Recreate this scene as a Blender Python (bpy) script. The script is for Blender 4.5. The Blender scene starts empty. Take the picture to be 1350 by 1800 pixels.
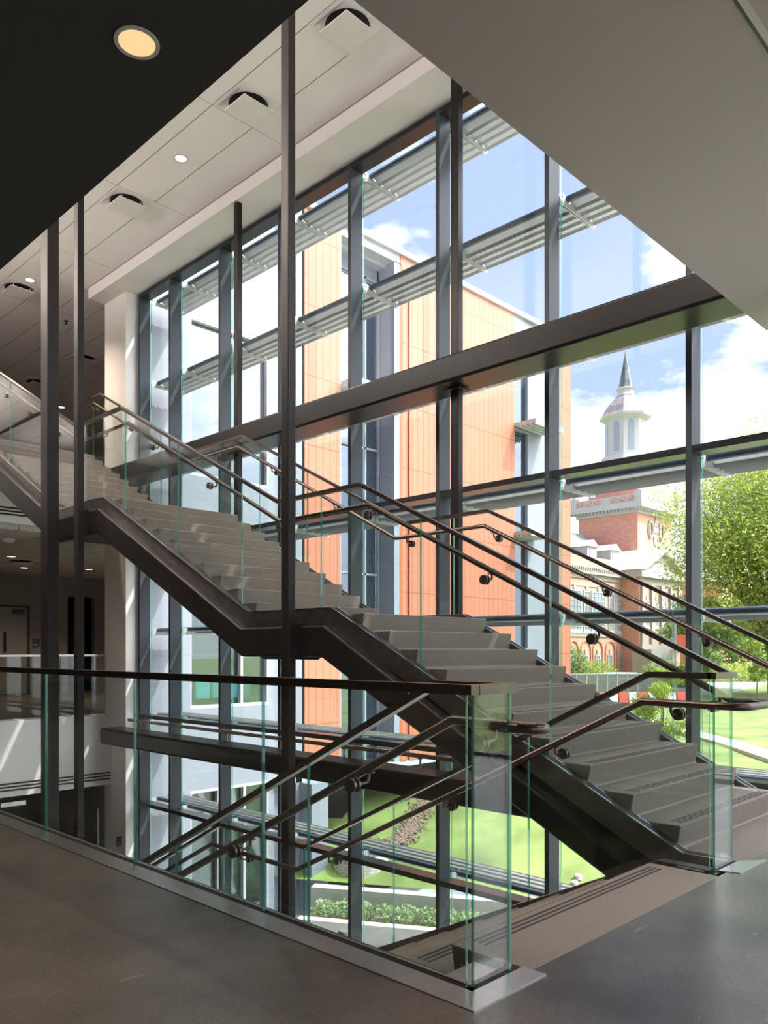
import bpy, bmesh, math, random
from mathutils import Vector, Matrix
R = random.Random(7)
S = bpy.context.scene
COL = S.collection

# ------------------------------------------------------------------ camera
F_PX, HOR = 1407.0, 1143.0          # focal length and horizon row, in pixels of the 1350x1800 frame
EYE = 1.2
ax = Vector((-1439.0, 1407.0)).normalized()     # world +Y seen as (right, forward)
bx_ = Vector((ax.y, -ax.x))                      # world +X seen as (right, forward)
cam_d = bpy.data.cameras.new('camera'); cam = bpy.data.objects.new('camera', cam_d); COL.objects.link(cam)
fw = Vector((bx_.y, ax.y, 0)).normalized()
cam.location = (0, 0, EYE)
cam.rotation_euler = (math.pi/2, 0, math.atan2(fw.y, fw.x) - math.pi/2)
cam_d.sensor_fit = 'VERTICAL'; cam_d.sensor_height = 36.0
cam_d.lens = 36.0*F_PX/1800.0
cam_d.shift_y = (HOR-900.0)/1800.0
cam_d.clip_start = .05; cam_d.clip_end = 2000
S.camera = cam

# ------------------------------------------------------------------ view, world, sun
S.view_settings.view_transform = 'Standard'; S.view_settings.look = 'None'
S.view_settings.exposure = 1.05; S.view_settings.gamma = 1.0; S.view_settings.use_curve_mapping = False
S.cycles.transparent_max_bounces = 40; S.cycles.max_bounces = 10; S.cycles.diffuse_bounces = 5
S.cycles.glossy_bounces = 5; S.cycles.caustics_reflective = False; S.cycles.caustics_refractive = False
S.cycles.sample_clamp_indirect = 6.0
SKY_STRENGTH = 1.0
SUN_STRENGTH = 3.6
HALO = 11.0
SUN_DIR = Vector((.37, -.45, .79)).normalized()

w = bpy.data.worlds.new('sky'); S.world = w; w.use_nodes = True
nt = w.node_tree; N = nt.nodes; L = nt.links; N.clear()
wo = N.new('ShaderNodeOutputWorld'); bg = N.new('ShaderNodeBackground'); L.new(bg.outputs[0], wo.inputs[0])
tc = N.new('ShaderNodeTexCoord'); sp = N.new('ShaderNodeSeparateXYZ'); L.new(tc.outputs['Generated'], sp.inputs[0])
ramp = N.new('ShaderNodeValToRGB'); L.new(sp.outputs['Z'], ramp.inputs[0])
e = ramp.color_ramp.elements
e[0].position = 0.0; e[0].color = (.44, .525, .73, 1)
e[1].position = .6; e[1].color = (.29, .365, .59, 1)
m_ = e.new(.28); m_.color = (.325, .41, .63, 1)
mp = N.new('ShaderNodeMapping'); mp.inputs['Scale'].default_value = (1, 1, 2.2); mp.inputs['Location'].default_value = (3.1, .4, .2)
L.new(tc.outputs['Generated'], mp.inputs[0])
nz = N.new('ShaderNodeTexNoise'); nz.inputs['Scale'].default_value = 4.2; nz.inputs['Detail'].default_value = 9; nz.inputs['Roughness'].default_value = .58
L.new(mp.outputs[0], nz.inputs['Vector'])
# clouds thicken towards the horizon
cm = N.new('ShaderNodeMapRange'); cm.inputs['From Min'].default_value = .16; cm.inputs['From Max'].default_value = .40
cm.inputs['To Min'].default_value = .13; cm.inputs['To Max'].default_value = -.06
L.new(sp.outputs['Z'], cm.inputs['Value'])
ad = N.new('ShaderNodeMath'); ad.operation = 'ADD'; L.new(nz.outputs['Fac'], ad.inputs[0]); L.new(cm.outputs[0], ad.inputs[1])
cr = N.new('ShaderNodeValToRGB'); cr.color_ramp.elements[0].position = .50; cr.color_ramp.elements[1].position = .62
cr.color_ramp.elements[0].color = (0, 0, 0, 1); cr.color_ramp.elements[1].color = (1, 1, 1, 1)
L.new(ad.outputs[0], cr.inputs[0])
mx = N.new('ShaderNodeMixRGB'); L.new(cr.outputs[0], mx.inputs[0]); L.new(ramp.outputs[0], mx.inputs[1]); mx.inputs[2].default_value = (1.0, 1.0, 1.02, 1)
# bright hazy sky around the sun, out of frame to the right and overhead
dn_ = N.new('ShaderNodeVectorMath'); dn_.operation = 'DOT_PRODUCT'; L.new(tc.outputs['Generated'], dn_.inputs[0]); dn_.inputs[1].default_value = SUN_DIR
mxm = N.new('ShaderNodeMath'); mxm.operation = 'MAXIMUM'; mxm.inputs[1].default_value = 0; L.new(dn_.outputs['Value'], mxm.inputs[0])
pw_ = N.new('ShaderNodeMath'); pw_.operation = 'POWER'; pw_.inputs[1].default_value = 9; L.new(mxm.outputs[0], pw_.inputs[0])
hl = N.new('ShaderNodeMath'); hl.operation = 'MULTIPLY'; hl.inputs[1].default_value = HALO; L.new(pw_.outputs[0], hl.inputs[0])
hc = N.new('ShaderNodeMixRGB'); hc.blend_type = 'ADD'; hc.inputs[0].default_value = 1; L.new(mx.outputs[0], hc.inputs[1])
cb_ = N.new('ShaderNodeCombineXYZ'); [L.new(hl.outputs[0], cb_.inputs[i]) for i in range(3)]; L.new(cb_.outputs[0], hc.inputs[2])
L.new(hc.outputs[0], bg.inputs[0]); bg.inputs[1].default_value = SKY_STRENGTH

sun_d = bpy.data.lights.new('sun', 'SUN'); sun_d.energy = SUN_STRENGTH; sun_d.angle = math.radians(.6); sun_d.color = (1, .96, .88)
sun = bpy.data.objects.new('sun', sun_d); COL.objects.link(sun); sun.location = (30, -30, 60)
sun.rotation_euler = SUN_DIR.to_track_quat('Z', 'Y').to_euler()

# ------------------------------------------------------------------ pixel -> world helpers (photo frame)
def ray(u, v):
    r = (u-675.0)/F_PX
    return Vector((bx_.x*r+bx_.y, ax.x*r+ax.y, (HOR-v)/F_PX))
def onX(u, v, X): d = ray(u, v); return Vector((0, 0, EYE))+d*(X/d.x)
def onY(u, v, Y): d = ray(u, v); return Vector((0, 0, EYE))+d*(Y/d.y)
def onZ(u, v, Z): d = ray(u, v); return Vector((0, 0, EYE))+d*((Z-EYE)/d.z)
def atD(u, v, D): return Vector((0, 0, EYE))+ray(u, v)*D

# ------------------------------------------------------------------ materials
MAT = {}
def newmat(name):
    m = bpy.data.materials.new(name); m.use_nodes = True; MAT[name] = m
    nt = m.node_tree; b = nt.nodes['Principled BSDF']; return m, nt, b
def pmat(name, col, rough=.5, metal=0.0, noise=0.0, nscale=20, bump=0.0, spec=None, emit=None, estr=0):
    m, nt, b = newmat(name)
    b.inputs['Base Color'].default_value = (*col, 1); b.inputs['Roughness'].default_value = rough; b.inputs['Metallic'].default_value = metal
    if spec is not None: b.inputs['Specular IOR Level'].default_value = spec
    if noise or bump:
        t = nt.nodes.new('ShaderNodeTexCoord'); n = nt.nodes.new('ShaderNodeTexNoise'); n.inputs['Scale'].default_value = nscale; n.inputs['Detail'].default_value = 6
        nt.links.new(t.outputs['Object'], n.inputs['Vector'])
        if noise:
            r = nt.nodes.new('ShaderNodeValToRGB'); nt.links.new(n.outputs['Fac'], r.inputs[0])
            r.color_ramp.elements[0].position = .3; r.color_ramp.elements[1].position = .7
            r.color_ramp.elements[0].color = (*[c*(1-noise) for c in col], 1); r.color_ramp.elements[1].color = (*[min(1, c*(1+noise)) for c in col], 1)
            nt.links.new(r.outputs[0], b.inputs['Base Color'])
        if bump:
            bp = nt.nodes.new('ShaderNodeBump'); bp.inputs['Strength'].default_value = bump; bp.inputs['Distance'].default_value = .01
            nt.links.new(n.outputs['Fac'], bp.inputs['Height']); nt.links.new(bp.outputs[0], b.inputs['Normal'])
    if emit: b.inputs['Emission Color'].default_value = (*emit, 1); b.inputs['Emission Strength'].default_value = estr
    return m
def glassmat(name, tint, refl0=.04, reflk=.85, diff=None, dfac=0.0, rtint=(1, 1, 1)):
    """thin clear glass: straight-through transparency plus a Schlick mirror"""
    m = bpy.data.materials.new(name); m.use_nodes = True; MAT[name] = m
    nt = m.node_tree; n = nt.nodes; l = nt.links; n.clear()
    out = n.new('ShaderNodeOutputMaterial'); mix = n.new('ShaderNodeMixShader'); l.new(mix.outputs[0], out.inputs[0])
    tr = n.new('ShaderNodeBsdfTransparent'); tr.inputs[0].default_value = (*tint, 1)
    gl = n.new('ShaderNodeBsdfGlossy'); gl.inputs['Roughness'].default_value = 0.0; gl.inputs[0].default_value = (*rtint, 1)
    g = n.new('ShaderNodeNewGeometry'); d = n.new('ShaderNodeVectorMath'); d.operation = 'DOT_PRODUCT'
    l.new(g.outputs['Normal'], d.inputs[0]); l.new(g.outputs['Incoming'], d.inputs[1])
    a = n.new('ShaderNodeMath'); a.operation = 'ABSOLUTE'; l.new(d.outputs['Value'], a.inputs[0])
    s = n.new('ShaderNodeMath'); s.operation = 'SUBTRACT'; s.inputs[0].default_value = 1; l.new(a.outputs[0], s.inputs[1])
    p = n.new('ShaderNodeMath'); p.operation = 'POWER'; p.inputs[1].default_value = 5; l.new(s.outputs[0], p.inputs[0])
    k = n.new('ShaderNodeMath'); k.operation = 'MULTIPLY_ADD'; k.inputs[1].default_value = reflk; k.inputs[2].default_value = refl0; l.new(p.outputs[0], k.inputs[0])
    k.use_clamp = True
    base = tr
    if diff:
        df = n.new('ShaderNodeBsdfDiffuse'); df.inputs[0].default_value = (*diff, 1)
        m2 = n.new('ShaderNodeMixShader'); m2.inputs[0].default_value = dfac; l.new(tr.outputs[0], m2.inputs[1]); l.new(df.outputs[0], m2.inputs[2]); base = m2
    l.new(k.outputs[0], mix.inputs[0]); l.new(base.outputs[0], mix.inputs[1]); l.new(gl.outputs[0], mix.inputs[2])
    return m
def gridmat(name, col, line, xs, x0, ys, y0, wx=.01, wy=.01, axes=('X', 'Y'), rough=.7, noise=.0, metal=0.0, spec=.5):
    """a flat sheet divided by thin joints, measured in metres in object space"""
    m, nt, b = newmat(name); n = nt.nodes; l = nt.links
    t = n.new('ShaderNodeTexCoord'); s = n.new('ShaderNodeSeparateXYZ'); l.new(t.outputs['Object'], s.inputs[0])
    def joint(axis, sz, off, wd):
        a = n.new('ShaderNodeMath'); a.operation = 'SUBTRACT'; l.new(s.outputs[axis], a.inputs[0]); a.inputs[1].default_value = off-wd/2
        q = n.new('ShaderNodeMath'); q.operation = 'DIVIDE'; l.new(a.outputs[0], q.inputs[0]); q.inputs[1].default_value = sz
        f = n.new('ShaderNodeMath'); f.operation = 'FRACT'; l.new(q.outputs[0], f.inputs[0])
        c = n.new('ShaderNodeMath'); c.operation = 'LESS_THAN'; l.new(f.outputs[0], c.inputs[0]); c.inputs[1].default_value = wd/sz
        return c
    j = []
    if xs: j.append(joint(axes[0], xs, x0, wx))
    if ys: j.append(joint(axes[1], ys, y0, wy))
    fac = j[0].outputs[0]
    if len(j) > 1:
        mm = n.new('ShaderNodeMath'); mm.operation = 'MAXIMUM'; l.new(j[0].outputs[0], mm.inputs[0]); l.new(j[1].outputs[0], mm.inputs[1]); fac = mm.outputs[0]
    mix = n.new('ShaderNodeMixRGB'); l.new(fac, mix.inputs[0]); mix.inputs[2].default_value = (*line, 1)
    if noise:
        nn = n.new('ShaderNodeTexNoise'); nn.inputs['Scale'].default_value = .9; l.new(t.outputs['Object'], nn.inputs['Vector'])
        rr = n.new('ShaderNodeValToRGB'); rr.color_ramp.elements[0].color = (*[c*(1-noise) for c in col], 1); rr.color_ramp.elements[1].color = (*[min(1, c*(1+noise)) for c in col], 1)
        l.new(nn.outputs['Fac'], rr.inputs[0]); l.new(rr.outputs[0], mix.inputs[1])
    else: mix.inputs[1].default_value = (*col, 1)
    l.new(mix.outputs[0], b.inputs['Base Color']); b.inputs['Roughness'].default_value = rough; b.inputs['Metallic'].default_value = metal
    b.inputs['Specular IOR Level'].default_value = spec
    return m
def brickmat(name, c1, c2, mortar, scale=1.0, axes=('X', 'Z')):
    m, nt, b = newmat(name); n = nt.nodes; l = nt.links
    t = n.new('ShaderNodeTexCoord'); sp = n.new('ShaderNodeSeparateXYZ'); l.new(t.outputs['Object'], sp.inputs[0])
    cb = n.new('ShaderNodeCombineXYZ'); l.new(sp.outputs[axes[0]], cb.inputs[0]); l.new(sp.outputs[axes[1]], cb.inputs[1])
    br = n.new('ShaderNodeTexBrick'); l.new(cb.outputs[0], br.inputs[0]); br.inputs['Scale'].default_value = scale
    br.inputs['Color1'].default_value = (*c1, 1); br.inputs['Color2'].default_value = (*c2, 1); br.inputs['Mortar'].default_value = (*mortar, 1)
    br.inputs['Mortar Size'].default_value = .012; br.inputs['Brick Width'].default_value = .42; br.inputs['Row Height'].default_value = .16
    l.new(br.outputs[0], b.inputs['Base Color']); b.inputs['Roughness'].default_value = .85
    return m
def concrete():
    m, nt, b = newmat('polished_concrete'); n = nt.nodes; l = nt.links
    t = n.new('ShaderNodeTexCoord')
    a = n.new('ShaderNodeTexNoise'); a.inputs['Scale'].default_value = 1.1; a.inputs['Detail'].default_value = 8; a.inputs['Roughness'].default_value = .6
    l.new(t.outputs['Object'], a.inputs['Vector'])
    r = n.new('ShaderNodeValToRGB'); l.new(a.outputs['Fac'], r.inputs[0]); r.color_ramp.elements[0].position = .33; r.color_ramp.elements[1].position = .70
    r.color_ramp.elements[0].color = (.045, .034, .027, 1); r.color_ramp.elements[1].color = (.25, .20, .165, 1)
    # fine aggregate
    s = n.new('ShaderNodeTexNoise'); s.inputs['Scale'].default_value = 55; s.inputs['Detail'].default_value = 6; s.inputs['Roughness'].default_value = .8; l.new(t.outputs['Object'], s.inputs['Vector'])
    r2 = n.new('ShaderNodeValToRGB'); l.new(s.outputs['Fac'], r2.inputs[0]); r2.color_ramp.elements[0].position = .35; r2.color_ramp.elements[1].position = .7
    r2.color_ramp.elements[0].color = (.45, .45, .45, 1); r2.color_ramp.elements[1].color = (1.0, 1.0, 1.0, 1)
    mu = n.new('ShaderNodeMixRGB'); mu.blend_type = 'MULTIPLY'; mu.inputs[0].default_value = 1; l.new(r.outputs[0], mu.inputs[1]); l.new(r2.outputs[0], mu.inputs[2])
    # pale scuffs and hairline cracks
    c = n.new('ShaderNodeTexNoise'); c.inputs['Scale'].default_value = 3.6; c.inputs['Detail'].default_value = 5; c.inputs['Roughness'].default_value = .6
    mp = n.new('ShaderNodeMapping'); mp.inputs['Scale'].default_value = (.7, 1.9, 1); mp.inputs['Rotation'].default_value = (0, 0, .9); l.new(t.outputs['Object'], mp.inputs[0]); l.new(mp.outputs[0], c.inputs['Vector'])
    r3 = n.new('ShaderNodeValToRGB'); l.new(c.outputs['Fac'], r3.inputs[0]); r3.color_ramp.elements[0].position = .65; r3.color_ramp.elements[1].position = .80
    mx2 = n.new('ShaderNodeMixRGB'); l.new(r3.outputs[0], mx2.inputs[0]); l.new(mu.outputs[0], mx2.inputs[1]); mx2.inputs[2].default_value = (.42, .38, .33, 1)
    v = n.new('ShaderNodeTexVoronoi'); v.voronoi_dimensions = '2D'; v.feature = 'DISTANCE_TO_EDGE'; v.inputs['Scale'].default_value = .8
    nv = n.new('ShaderNodeTexNoise'); nv.inputs['Scale'].default_value = 3; nv.inputs['Detail'].default_value = 6; l.new(t.outputs['Object'], nv.inputs['Vector'])
    va = n.new('ShaderNodeMixRGB'); va.inputs[0].default_value = .12; l.new(t.outputs['Object'], va.inputs[1]); l.new(nv.outputs['Color'], va.inputs[2]); l.new(va.outputs[0], v.inputs['Vector'])
    lt = n.new('ShaderNodeMath'); lt.operation = 'LESS_THAN'; lt.inputs[1].default_value = .0011; l.new(v.outputs['Distance'], lt.inputs[0])
    sc = n.new('ShaderNodeMath'); sc.operation = 'MULTIPLY'; sc.inputs[1].default_value = 1.0; l.new(r3.outputs[0], sc.inputs[0]); l.new(sc.outputs[0], mx2.inputs[0])
    hm = n.new('ShaderNodeMath'); hm.operation = 'MULTIPLY'; hm.inputs[1].default_value = .55; l.new(lt.outputs[0], hm.inputs[0])
    mx3 = n.new('ShaderNodeMixRGB'); l.new(hm.outputs[0], mx3.inputs[0]); l.new(mx2.outputs[0], mx3.inputs[1]); mx3.inputs[2].default_value = (.05, .04, .035, 1)
    l.new(mx3.outputs[0], b.inputs['Base Color'])
    rr = n.new('ShaderNodeMapRange'); rr.inputs['To Min'].default_value = .18; rr.inputs['To Max'].default_value = .36; l.new(a.outputs['Fac'], rr.inputs['Value']); b.inputs['Roughness'].default_value = .36
    b.inputs['Coat Weight'].default_value = .7; b.inputs['Coat Roughness'].default_value = .24; b.inputs['Specular IOR Level'].default_value = .5
    bp = n.new('ShaderNodeBump'); bp.inputs['Strength'].default_value = .25; bp.inputs['Distance'].default_value = .002; l.new(s.outputs['Fac'], bp.inputs['Height']); l.new(bp.outputs[0], b.inputs['Normal'])
    return m
concrete()
pmat('precast', (.30, .255, .225), .62, noise=.28, nscale=140, bump=.05)
pmat('pale_terrazzo', (.5, .47, .43), .4, noise=.1, nscale=60)
pmat('precast_joint', (.42, .39, .35), .6)
pmat('grip_strip', (.055, .05, .048), .7)
pmat('dark_steel', (.017, .0145, .0135), .38, metal=.0, noise=.18, nscale=6, spec=.14)
pmat('post_steel', (.017, .0145, .0145), .36, spec=.2)
pmat('mill_steel', (.17, .15, .14), .33, metal=.85, noise=.2, nscale=9)
pmat('bronze_steel', (.15, .12, .105), .32, metal=.9, noise=.12, nscale=12)
pmat('stainless', (.62, .61, .60), .28, metal=1.0, noise=.06, nscale=14)
pmat('chrome', (.7, .68, .65), .18, metal=1.0)
pmat('gasket', (.008, .008, .008), .6)
pmat('white_paint', (.88, .85, .845), .6)
pmat('white_soffit', (.82, .775, .78), .6)
pmat('grey_soffit', (.46, .405, .405), .65)
pmat('dark_soffit', (.022, .021, .021), .75)
pmat('mullion_paint', (.062, .073, .088), .4, spec=.16)
pmat('transom_paint', (.022, .025, .03), .28, spec=.42)
pmat('alu_grey', (.52, .53, .52), .4, metal=.3)
pmat('alu_dark', (.07, .10, .14), .4, metal=.2)
pmat('beam_paint', (.014, .0125, .012), .32, spec=.26)
pmat('pipe_cream', (.5, .43, .36), .5)
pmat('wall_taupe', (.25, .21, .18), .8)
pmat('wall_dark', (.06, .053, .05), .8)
pmat('door_taupe', (.30, .25, .215), .5)
pmat('black', (.012, .012, .013), .5)
pmat('sign_plate', (.03, .028, .027), .4)
pmat('lamp_glow', (.1, .09, .08), .5, emit=(1, .58, .27), estr=.56)
pmat('lamp_glow_white', (1, .95, .88), .5, emit=(1, .93, .84), estr=1.5)
pmat('lamp_ring', (.55, .52, .48), .4)
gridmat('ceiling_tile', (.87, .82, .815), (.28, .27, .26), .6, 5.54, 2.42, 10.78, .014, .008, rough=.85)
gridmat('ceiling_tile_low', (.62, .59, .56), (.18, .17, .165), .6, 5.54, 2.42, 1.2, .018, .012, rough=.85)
glassmat('guard_glass', (.935, .957, .953), .045, .9)
glassmat('pane_glass', (.945, .965, .97), .035, .8)
glassmat('glass_edge', (.30, .72, .62), .08, .6, diff=(.10, .42, .34), dfac=.55)
glassmat('window_mirror', (.25, .32, .40), .30, .65, diff=(.05, .07, .09), dfac=.5, rtint=(.78, .86, 1.0))
glassmat('window_teal', (.82, .88, .88), .14, .7, diff=(.1, .14, .14), dfac=.1, rtint=(.85, .95, .95))
# outside
gridmat('orange_panel', (.44, .150, .082), (.22, .075, .035), .2125, 11.38, 1.55, 6.2, .018, .022, axes=('X', 'Z'), rough=.5, noise=.06)
pmat('orange_deep', (.52, .12, .04), .5)
gridmat('white_panel', (.22, .237, .275), (.2, .21, .24), None, 0, 1.55, 6.2, .0, .02, axes=('X', 'Z'), rough=.45)
pmat('grey_panel', (.25, .27, .31), .5)
pmat('coping', (.42, .43, .44), .5)
pmat('teal_fabric', (.12, .62, .66), .8)
brickmat('red_brick', (.56, .25, .16), (.62, .31, .21), (.62, .50, .42), 1.2)
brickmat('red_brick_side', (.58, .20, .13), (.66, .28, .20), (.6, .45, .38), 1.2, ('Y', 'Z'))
pmat('limestone', (.38, .33, .30), .8, noise=.05, nscale=3)
pmat('white_trim', (.46, .445, .43), .6)
pmat('slate', (.33, .34, .36), .7, noise=.25, nscale=2.2)
pmat('slate_pale', (.15, .15, .155), .6, noise=.2, nscale=2)
pmat('spire_slate', (.11, .125, .13), .5, noise=.5, nscale=1.6)
pmat('copper_roof', (.27, .215, .215), .5, noise=.2, nscale=2)
pmat('old_window', (.28, .31, .36), .25)
pmat('grass', (.175, .225, .062), .95, noise=.42, nscale=.8, bump=.4)
pmat('leaf_green', (.27, .38, .08), .7, noise=.45, nscale=.9)
pmat('leaf_bright', (.37, .45, .085), .7, noise=.4, nscale=1.5)
pmat('leaf_dark', (.24, .34, .10), .7, noise=.4, nscale=1.5)
pmat('leaf_sage', (.40, .50, .26), .8, noise=.3, nscale=3)
pmat('bark', (.19, .15, .12), .9, noise=.3, nscale=8)
pmat('site_concrete', (.50, .48, .45), .85, noise=.1, nscale=4)
pmat('path_concrete', (.55, .53, .50), .9)
pmat('asphalt', (.42, .41, .40), .9)
pmat('pebble', (.24, .18, .145), .9, noise=.3, nscale=9)
pmat('mulch', (.25, .16, .12), 1.0, noise=.4, nscale=14, bump=.6)
brickmat('stone_block', (.46, .42, .36), (.56, .52, .46), (.2, .18, .15), 2.4)
pmat('barrier_red', (.75, .12, .08), .6)
pmat('fence_grey', (.45, .47, .47), .6)
pmat('skin', (.55, .34, .26), .6); pmat('grey_hair', (.2, .195, .19), .9); pmat('dark_shirt', (.05, .06, .08), .8); pmat('trousers', (.10, .10, .12), .8)
pmat('car_red', (.5, .05, .05), .3); pmat('car_white', (.8, .8, .8), .3)
M = MAT
for nm in ('leaf_green', 'leaf_bright', 'leaf_dark', 'leaf_sage'):
    m = M[nm]; b = m.node_tree.nodes['Principled BSDF']; nt = m.node_tree
    tl = nt.nodes.new('ShaderNodeBsdfTranslucent'); ms = nt.nodes.new('ShaderNodeMixShader'); ms.inputs[0].default_value = .5
    src = b.inputs['Base Color'].links[0].from_socket
    nt.links.new(src, tl.inputs[0]); o = [x for x in nt.nodes if x.type == 'OUTPUT_MATERIAL'][0]
    nt.links.new(b.outputs[0], ms.inputs[1]); nt.links.new(tl.outputs[0], ms.inputs[2]); nt.links.new(ms.outputs[0], o.inputs[0])

# ------------------------------------------------------------------ mesh builder
class MB:
    def __init__(s): s.v = []; s.f = []; s.m = []
    def add(s, vs, fs, mi=0):
        k = len(s.v); s.v += [tuple(v) for v in vs]; s.f += [tuple(i+k for i in f) for f in fs]; s.m += [mi]*len(fs); return s
    def box(s, x0, x1, y0, y1, z0, z1, mi=0, edge=None, thin=None):
        """edge: slot for all but the two faces across the thin axis"""
        vs = [(x, y, z) for x in (x0, x1) for y in (y0, y1) for z in (z0, z1)]
        fs = [(0, 1, 3, 2), (4, 6, 7, 5), (0, 4, 5, 1), (2, 3, 7, 6), (0, 2, 6, 4), (1, 5, 7, 3)]
        k = len(s.v); s.v += vs
        for i, f in enumerate(fs):
            s.f.append(tuple(a+k for a in f))
            s.m.append(edge if (edge is not None and i//2 != 'xyz'.index(thin)) else mi)
        return s
    def prism(s, poly, x0, x1, mi=0, edge=None, axis='x'):
        """polygon of (a,b) extruded along an axis: x -> (y,z) ; y -> (x,z) ; z -> (x,y)"""
        def P(t, p): return {'x': (t, p[0], p[1]), 'y': (p[0], t, p[1]), 'z': (p[0], p[1], t)}[axis]
        n = len(poly); vs = [P(x0, p) for p in poly]+[P(x1, p) for p in poly]
        s.add(vs, [tuple(range(n))[::-1], tuple(range(n, 2*n))], mi)
        k = len(s.v)-2*n
        for i in range(n):
            j = (i+1) % n; s.f.append((k+i, k+j, k+n+j, k+n+i)); s.m.append(mi if edge is None else edge)
        return s
    def ribbon(s, line, lo, hi, x0, x1, mi=0):
        """bar that follows a (y,z) polyline between two vertical offsets"""
        return s.prism([(y, z+lo) for y, z in line]+[(y, z+hi) for y, z in line[::-1]], x0, x1, mi)
    def tube(s, path, r, n=12, mi=0, caps=True, up=None):
        path = [Vector(p) for p in path]; rings = []
        ref = up
        T = []
        for i in range(len(path)):
            a = (path[i]-path[i-1]).normalized() if i else None
            b = (path[i+1]-path[i]).normalized() if i < len(path)-1 else None
            T.append((a, b))
        t0 = T[0][1]; u = Vector((0, 0, 1)) if abs(t0.z) < .9 else Vector((1, 0, 0))
        nrm = (u-t0*u.dot(t0)).normalized()
        rr = r if isinstance(r, (list, tuple)) else [r]*len(path)
        prev = t0
        for i, p in enumerate(path):
            a, b = T[i]
            if a is None: t = b; pl = b
            elif b is None: t = a; pl = a
            else: t = a; pl = (a+b).normalized() if (a+b).length > 1e-5 else a
            if a is not None and prev is not None:
                q = prev.rotation_difference(t); nrm = q @ nrm
            prev = t
            bi = t.cross(nrm).normalized()
            ring = []
            for k in range(n):
                an = 2*math.pi*k/n; d = (nrm*math.cos(an)+bi*math.sin(an))*rr[i]
                den = t.dot(pl)
                d2 = d - t*(d.dot(pl)/den) if den > .2 else d
                ring.append(p+d2)
            rings.append(ring)
            if b is not None: q = t.rotation_difference(b); nrm = q @ nrm; prev = b
        k = len(s.v)
        for rg in rings: s.v += [tuple(x) for x in rg]
        for i in range(len(rings)-1):
            for j in range(n):
                a0 = k+i*n+j; a1 = k+i*n+(j+1) % n
                s.f.append((a0, a1, a1+n, a0+n)); s.m.append(mi)
        if caps:
            s.f.append(tuple(range(k, k+n))[::-1]); s.m.append(mi)
            s.f.append(tuple(range(k+(len(rings)-1)*n, k+len(rings)*n))); s.m.append(mi)
        return s
    def cyl(s, c, axis, r, h, n=20, mi=0, r2=None):
        a = Vector(axis).normalized(); c = Vector(c)
        return s.tube([c, c+a*h], [r, r if r2 is None else r2], n, mi)
    def lathe(s, c, prof, n=16, mi=0, a0=0.0):
        k = len(s.v)
        for r, z in prof:
            for j in range(n):
                an = a0+2*math.pi*j/n; s.v.append((c[0]+r*math.cos(an), c[1]+r*math.sin(an), c[2]+z))
        for i in range(len(prof)-1):
            for j in range(n):
                a_ = k+i*n+j; b_ = k+i*n+(j+1) % n; s.f.append((a_, b_, b_+n, a_+n)); s.m.append(mi)
        s.f.append(tuple(range(k, k+n))[::-1]); s.m.append(mi)
        s.f.append(tuple(range(k+(len(prof)-1)*n, k+len(prof)*n))); s.m.append(mi)
        return s
    def build(s, name, mats, parent=None, smooth=False, bevel=0, origin=None):
        me = bpy.data.meshes.new(name)
        o = bpy.data.objects.new(name, me)
        if origin is None and parent is None and s.v:
            xs = [v[0] for v in s.v]; ys = [v[1] for v in s.v]; zs = [v[2] for v in s.v]
            origin = (0, 0, 0)
        off = world_loc(parent) if parent is not None else Vector((0, 0, 0))
        me.from_pydata([tuple(Vector(v)-off) for v in s.v], [], s.f)
        for m in (mats if isinstance(mats, (list, tuple)) else [mats]): me.materials.append(M[m])
        for p, i in zip(me.polygons, s.m): p.material_index = i
        if smooth:
            for p in me.polygons: p.use_smooth = True
        me.update()
        bm = bmesh.new(); bm.from_mesh(me); bmesh.ops.recalc_face_normals(bm, faces=bm.faces); bm.to_mesh(me); bm.free()
        COL.objects.link(o)
        if smooth:
            try: me.set_sharp_from_angle(angle=math.radians(40))
            except Exception: pass
        if parent is not None: o.parent = parent
        if bevel:
            b = o.modifiers.new('bevel', 'BEVEL'); b.width = bevel; b.segments = 3; b.limit_method = 'ANGLE'
        return o
def world_loc(p):
    v = Vector((0, 0, 0))
    while p is not None: v = v+p.location; p = p.parent
    return v
def empty(name, loc=(0, 0, 0)):
    o = bpy.data.objects.new(name, None); COL.objects.link(o); o.location = loc; o.empty_display_size = .2; return o
def tag(o, label, cat, group=None, kind=None):
    o['label'] = label; o['category'] = cat
    if group: o['group'] = group
    if kind: o['kind'] = kind
    return o
def struct(o, label=None, cat=None):
    o['kind'] = 'structure'
    if label: o['label'] = label
    if cat: o['category'] = cat
    return o
def bx(*a, **k): return MB().box(*a, **k)
def interp(line, y):
    for (y0, z0), (y1, z1) in zip(line, line[1:]):
        if y0 <= y <= y1: return z0+(z1-z0)*(y-y0)/(y1-y0) if y1 > y0 else z0
    return line[0][1] if y < line[0][0] else line[-1][1]
def seg(line, a, b):
    return [(a, interp(line, a))]+[(y, z) for y, z in line if a+1e-4 < y < b-1e-4]+[(b, interp(line, b))]
def plate(top, bot, a, b):
    """(y,z) polygon between two polylines, from y=a to y=b"""
    return seg(bot, a, b)+seg(top, a, b)[::-1]
# ------------------------------------------------------------------ key dimensions
XG = 2.24          # guardrail glass
YE = 1.70          # edge of the floor at the head of the stairs
YF = 14.0          # far edge of the stair well
ZB = 4.04          # underside of the floor above
ZU = 4.53          # top of the floor above
ZC = 7.88          # high tiled ceiling
ZS = 7.69          # head of the curtain wall
XW = 7.31          # inner face of the mullions
ZL = -4.60         # lower storey

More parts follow.
